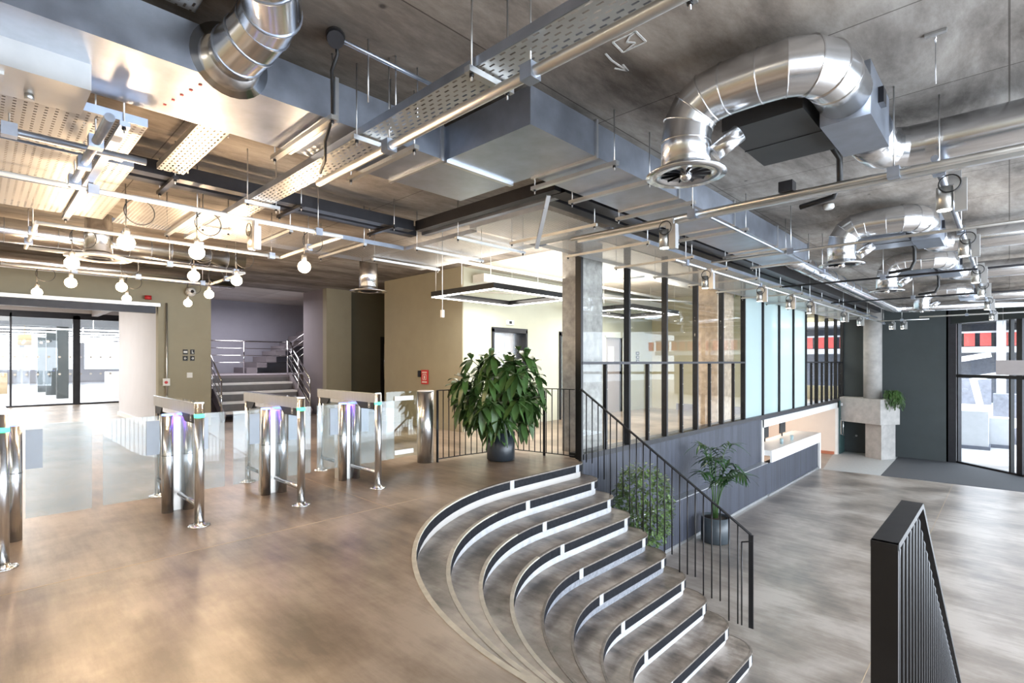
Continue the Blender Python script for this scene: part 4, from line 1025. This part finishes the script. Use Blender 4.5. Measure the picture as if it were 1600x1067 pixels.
# ------------------------------------------------------------------ trapeze hangers
def trapeze(a, b, z, label, m='strut', wd=.041):
    a, b = Vector((*a, z)), Vector((*b, z)); t = thing('trapeze_hanger', label, 'hanger', (a+b)/2)
    MB().obox(a, b, wd, .03).build('strut', m, t); d = (b-a).normalized()
    for p in (a+d*.03, b-d*.03):
        r_ = MB().tube(p-Vector((0, 0, .05)), (p.x, p.y, CEIL), .005, 6).build('threaded_rod', 'strut', t)
        MB().tube(p-Vector((0, 0, .03)), p-Vector((0, 0, .015)), .012, 6).build('nut', 'black_metal', r_)
ords = ['first', 'second', 'third', 'fourth', 'fifth', 'sixth', 'seventh', 'eighth', 'ninth', 'tenth', 'eleventh']
for i, y in enumerate((1.53, 2.14)): trapeze((-3.92, y), (-2.98, y), 2.90, f'steel hanger under the left part of the rectangular duct, {ords[i]} from the left edge', 'galv_warm')
for i, y in enumerate((3.35, 3.88, 4.68, 6.05, 7.5, 8.6)): trapeze((-2.98, y), (-2.12, y), 2.895, f'steel hanger under the right part of the rectangular duct, {ords[i]} from its near end')
for i, x in enumerate((-.9, -1.9, -3.0, -4.9, -6.2)): trapeze((x, 1.66), (x, 1.97), 2.825, f'short hanger under the diagonal cable tray, {ords[i]} from the top of the photo')
for i, y in enumerate((4.5, 5.6, 6.8, 8.0, 9.3, 10.6, 12.0, 13.6, 15.3, 17.2, 19.2)): trapeze((-4.36, y), (-3.10, y), 2.83, f'thin hanger under the long mesh tray, {ords[i]} from its near end', 'galv_warm', .025)
for i, x in enumerate((-6.4, -5.4, -4.6)): trapeze((x, 3.85), (x, 5.02), 2.83, f'blue grey hanger under the mesh tray before the lobby, {ords[i]} from the left')
for i, y in enumerate((1.5, 2.4, 3.3)): trapeze((-6.85, y), (-5.65, y), 2.83, f'hanger under the broad mesh tray behind the bulbs, {ords[i]} from the left')
for i, y in enumerate((-.3, .62)): trapeze((-6.70, y), (-3.78, y), 2.81, ['hanger under the three left trays close to the left edge', 'hanger under the free ends of the three left trays'][i], 'galvanised', .05)
for i, y in enumerate((1.2, 2.3, 3.4)): trapeze((-5.75, y), (-5.15, y), 2.98, f'dark hanger carrying the pair of dark trunkings, {ords[i]} from the left', 'dark_steel')
t = thing('diagonal_brace', 'slotted brace hanging at a slant beside the duct corner', 'brace', (-3.2, 3.9, 2.6))
MB().obox(P(857, 305, 2.98), P(838, 388, 2.55), .04, .02).build('bar', 'strut', t); MB().tube(P(859, 300, 3.0), (*P(859, 300, 3.0).xy, CEIL), .006, 6).build('rod', 'strut', t)
# black cable hanging against the rectangular duct
t = thing('hanging_cable', 'thick black cable dropping from the ceiling box past the rectangular duct', 'cable', P(520, 60, 3.2))
MB().sweep([P(524, 62, 3.22), P(527, 85, 3.15), P(518, 110, 3.08), P(519, 150, 2.98), P(519, 185, 2.90), P(508, 220, 2.82), P(508, 250, 2.77), P(500, 270, 2.80)], .010, 8).build('sheath', 'black_plastic', t)
MB().tube(P(524, 55, CEIL), P(524, 62, 3.18), .055, 18, .045).build('ceiling_box', 'dark_steel', t)
tag(MB().tube(P(528, 60, 3.22), P(690, 140, 3.22), .013, 10).build('conduit', 'galvanised'), 'straight conduit fixed to the ceiling behind the diagonal tray', 'conduit')
for i, (px, py) in enumerate(((575, 88), (618, 112), (652, 130))):
    a = P(px, py, 3.2); tag(MB().tube((a.x, a.y, 2.93), (a.x, a.y, CEIL), .005, 6).build('threaded_rod', 'strut'), f'bare threaded rod in front of the rectangular duct, {ords[i]} from the left', 'rod')

# ------------------------------------------------------------------ lighting rails
def rail(name, a, b, label, r=.022, m='strut', brackets=()):
    a, b = Vector(a), Vector(b); t = thing(name, label, 'lighting rail', (a+b)/2); MB().tube(a, b, r, 14).build('tube', m, t)
    for f in brackets:
        p = a+(b-a)*f; MB().box(p.x-.035, p.x+.035, p.y-.035, p.y+.035, p.z-.035, p.z+.04).build('clamp', 'galvanised', t)
        MB().tube(p, (p.x, p.y, CEIL), .005, 6).build('suspension_rod', 'strut', t)
    return t
rail('lighting_rail', (1.0, 1.80, 2.745), (-3.75, 1.80, 2.745), 'thick round rail slung below the diagonal cable tray', .027, 'galv_warm', (.30, .55, .8))
rail('lighting_rail', (-4.18, -2.5, 2.74), (-4.18, .80, 2.74), 'round rail under the nearest left tray', .022, 'galvanised', (.8,))
rail('lighting_rail', (-3.45, .50, 2.70), (-5.0, .50, 2.70), 'short cross rail with square clamps below the left trays', .024, 'galvanised', (.30, .60, .9))
rl_ = []
for i, (X, y0, y1) in enumerate(((-5.2, -2.5, 2.75), (-6.8, .42, 2.75), (-8.4, .42, 2.85), (-10.0, .25, 2.85))):
    rail('bulb_rail', (X, y0, 2.75), (X, y1, 2.75), f'pale round rail carrying a row of glowing bulbs, {ords[i]} row from the viewer', .02, 'white_paint', (.3, .6, .95))
rail('bulb_rail', (-6.8, .42, 2.75), (-8.4, .42, 2.75), 'short cross rail joining the second and third bulb rows', .02, 'white_paint', (.3, .7))
rail('bulb_rail', (-8.4, 2.85, 2.75), (-10.0, 2.85, 2.75), 'short cross rail joining the third and fourth bulb rows', .02, 'white_paint', (.5,))
rail('bulb_rail', (-5.2, 2.75, 2.75), (-6.8, 2.75, 2.75), 'cross rail joining the first and second bulb rows', .02, 'white_paint', (.5,))
rail('lighting_rail', (-3.35, 4.40, 2.70), (2.2, 4.40, 2.70), 'long cross rail with a strut beneath, passing in front of the ducts', .022, 'galv_warm', (.24, .5, .8))
tag(box(-3.3, 2.2, 4.43, 4.47, 2.66, 2.69).build('slotted_strut', 'strut'), 'slotted strut fixed along the long cross rail', 'strut')
rail('lighting_rail', (-2.98, 6.0, 2.66), (-2.98, 21.0, 2.66), 'long spotlight rail running above the slatted wall', .018, 'strut', (.02, .2, .4, .6, .8, .98))
rail('lighting_rail', (-.36, 4.45, 2.76), (-.36, 20.0, 2.76), 'spotlight rail running down the right side of the hall', .022, 'galvanised', (.02, .17, .4, .6, .8))
rail('lighting_rail', (-2.9, 9.9, 2.72), (2.0, 9.9, 2.72), 'thin cross rail behind the second bent duct', .016, 'dark_steel', (.3, .8))
rail('lighting_rail', (-2.9, 13.4, 2.72), (2.0, 13.4, 2.72), 'thin cross rail behind the third bent duct', .016, 'dark_steel', (.3, .8))
rail('lighting_rail', (-2.9, 6.9, 2.74), (2.0, 6.9, 2.74), 'thin cross rail in front of the second bent duct', .016, 'galv_warm', (.2, .8))
rail('lighting_rail', (-2.0, 4.45, 2.74), (-2.0, 9.2, 2.74), 'thin rail slanting away from the long cross rail', .014, 'galvanised', (.9,))
rail('lighting_rail', (-3.0, 19.5, 2.66), (-1.7, 19.5, 2.66), 'short cross rail with two spotlights at the far end of the hall', .018, 'strut', (.5,))
rail('lighting_rail', (-2.0, 20.2, 2.78), (3.5, 20.2, 2.78), 'pale rail high across the front of the entrance windows', .022, 'counter_white', (.2, .7))
# glowing bulbs
bb = thing('pendant_bulb', 'x', 'pendant lamp', (0, 0, 0), 'glowing bulbs over the turnstiles')
MB().sphere((0, 0, 0), .062, 12).build('globe', 'bulb_glow', bb)
MB().lathe([(.02, .055), (.024, .06), (.024, .115), (.008, .125)], (0, 0, 0), 16).build('lamp_holder', 'strut', bb)
cb = MB().tube((0, 0, .12), (0, 0, .38), .004, 6); cb.build('flex', 'black_plastic', bb)
cl = MB().torus((.0, .09, .27), .105, .004, 'x', 28, 6); cl.build('cable_coil', 'black_plastic', bb)
rows = [(-5.2, (.86, 1.37, 2.34), 2.37), (-6.8, (.68, 1.76, 2.22), 2.39), (-8.4, (.83, 1.34, 2.37), 2.38), (-10.0, (.62, 1.66, 2.50), 2.39)]
rn_ = ['first (nearest)', 'second', 'third', 'fourth (farthest)']; cn_ = ['left', 'middle', 'right']; first = True
for i, (X, yy, z) in enumerate(rows):
    for j, y in enumerate(yy):
        z_ = z-(0.0 if (i, j) != (1, 2) else .0); lab = f'glowing globe bulb, {cn_[j]} one in the {rn_[i]} row over the turnstiles'
        if first: bb.location = (X, y, z_); bb['label'] = lab; first = False
        else: dup(bb, (X, y, z_), lab)
        light('bulb_light', 'POINT', (X+.085, y, z_+.02), 15, WARM, radius=.05)
# spotlights
sp = thing('spotlight', 'x', 'spotlight', (0, 0, 0), 'cylinder spotlights on rails')
MB().tube((0, 0, -.07), (0, 0, .09), .048, 22).build('head', 'galv_warm', sp)
MB().tube((0, 0, -.074), (0, 0, -.071), .040, 22).build('lens', 'spot_glow', sp)
MB().box(.055, .12, -.03, .03, -.09, .13).build('driver_box', 'strut', sp)
MB().box(.02, .09, -.015, .015, .10, .19).build('bracket', 'strut', sp)
MB().torus((.03, -.05, .10), .06, .0045, 'y', 20, 6).build('cable_loop', 'black_plastic', sp)
spots = [(xat(1040, 4.4), 4.4, 2.51, 'cylinder spotlight on the long cross rail in front of the trays')]
spots[0] = (xat(1040, 4.4), 4.38, 2.51, spots[0][3])
for i, px in enumerate((1102, 1187, 1232, 1264, 1317, 1342)):
    spots.append((-2.98, yat(px, -2.98), 2.47, f'small cylinder spotlight above the slatted wall, {ords[i]} along from the column'))
for px, l in ((1392, 'small cylinder spotlight near the far end of the hall, left of the pair'), (1410, 'small cylinder spotlight near the far end of the hall, right of the pair')): spots.append((xat(px, 19.5), 19.5, 2.47, l))
for i, (px, Y) in enumerate(((1490, 4.75), (1507, 6.95), (1521, 9.4), (1526, 11.4), (1533, 14.4), (1538, 18.0))):
    spots.append((-.36+.03, Y, 2.54, f'cylinder spotlight on the right hand rail, {ords[i]} from the viewer'))
sp.location = spots[0][:3]; sp['label'] = spots[0][3]
for s_ in spots[1:]: dup(sp, s_[:3], s_[3])
dup(sp, (-5.2, yat(395, -5.2), 2.545), 'pale spotlight hanging between the bulbs below the broad mesh tray')
# LED square pendants in the lobby
for (x0, x1, y0, y1, l) in ((-7.4, -5.8, 5.62, 7.62, 'black square pendant with white light edges above the plant'), (-7.3, -5.8, 9.75, 11.9, 'black square pendant with white light edges behind the concrete column')):
    z = 2.55; t = thing('square_pendant', l, 'pendant lamp', ((x0+x1)/2, (y0+y1)/2, z)); w_ = .06
    fr = MB().box(x0, x1, y0, y0+w_, z, z+.09).box(x0, x1, y1-w_, y1, z, z+.09).box(x0, x0+w_, y0+w_, y1-w_, z, z+.09).box(x1-w_, x1, y0+w_, y1-w_, z, z+.09).build('frame', 'black_metal', t)
    e = .008
    MB().box(x0+e, x1-e, y0+e, y0+w_-e, z-.014, z).box(x0+e, x1-e, y1-w_+e, y1-e, z-.014, z).box(x0+e, x0+w_-e, y0+w_, y1-w_, z-.014, z).box(x1-w_+e, x1-e, y0+w_, y1-w_, z-.014, z).build('light_strip', 'led_white', t)
    for x in (x0+.1, (x0+x1)/2, x1-.1):
        for y in (y0+.03, y1-.03): MB().tube((x, y, z+.09), (x, y, CEIL-.012), .004, 6).build('suspension_wire', 'white_paint', t)
# white painted services in the lobby
tag(box(-7.78, -7.45, 6.95, 14.2, 2.98, 3.14).build('white_duct', 'white_paint'), 'white painted duct along the lobby ceiling over the lifts', 'duct')
tag(MB().tube((-5.4, 6.9, 3.195), (-5.4, 14.2, 3.195), .09, 18).build('white_pipe', 'white_paint'), 'fat white pipe under the lobby ceiling behind the columns', 'pipe')
tag(MB().tube((-6.5, 5.2, 3.05), (-6.5, 14.2, 3.05), .03, 12).build('white_pipe', 'white_paint'), 'thin white pipe under the lobby ceiling in the middle', 'pipe')
tag(MB().tube((-7.75, 8.3, 2.92), (-4.7, 8.3, 2.92), .02, 10).tube((-6.2, 8.3, 2.92), (-6.2, 8.3, CEIL-.012), .006, 6).build('white_pipe', 'white_paint'), 'thin white pipe crossing the lobby above the near square pendant', 'pipe')
tag(MB().tube((-7.75, 6.85, 2.80), (-5.3, 11.7, 2.80), .015, 10).build('white_pipe', 'white_paint'), 'slanting thin white pipe through the lobby', 'pipe')
t = thing('pull_cord', 'white pull cord switch hanging before the olive wall', 'switch', P(691, 490, 2.0)); q = P(691, 490, 2.05)
tag(t, t['label'], 'switch'); MB().tube((q.x, q.y, 2.1), (q.x, q.y, CEIL), .006, 6).build('cord', 'paper', t); box(q.x-.02, q.x+.02, q.y-.02, q.y+.02, 2.0, 2.1).build('switch_body', 'paper', t)
q = P(1295, 326, 3.24); t = tag(MB().lathe([(.03, .06), (.055, .055), (.06, .02), (.045, .0)], (q.x, q.y, 3.235), 20).build('smoke_detector', 'paper'), 'white round smoke detector on the concrete ceiling over the hall', 'detector')
# box and bracket on the cross rail
tag(box(-1.30, -1.20, 4.35, 4.45, 2.72, 2.80).build('junction_box', 'dark_steel'), 'square junction box on the long cross rail left of the hall', 'junction box')
# eye bolt and wire at the top right
q = P(1462, 50, CEIL); t = thing('suspension_wire', 'thin wire from an eye bolt at the top right holding the silver duct', 'wire', (q.x, q.y, 3.0))
MB().tube((q.x, q.y, 3.0), (q.x, q.y, 3.24), .003, 6).build('wire', 'strut', t); MB().torus((q.x, q.y, 3.26), .016, .004, 'x', 16, 6).build('eye', 'chrome', t); box(q.x-.05, q.x+.05, q.y-.015, q.y+.015, 3.285, CEIL).build('fixing_plate', 'strut', t)

for o in list(bpy.data.objects):
    if '_o' in o: del o['_o']
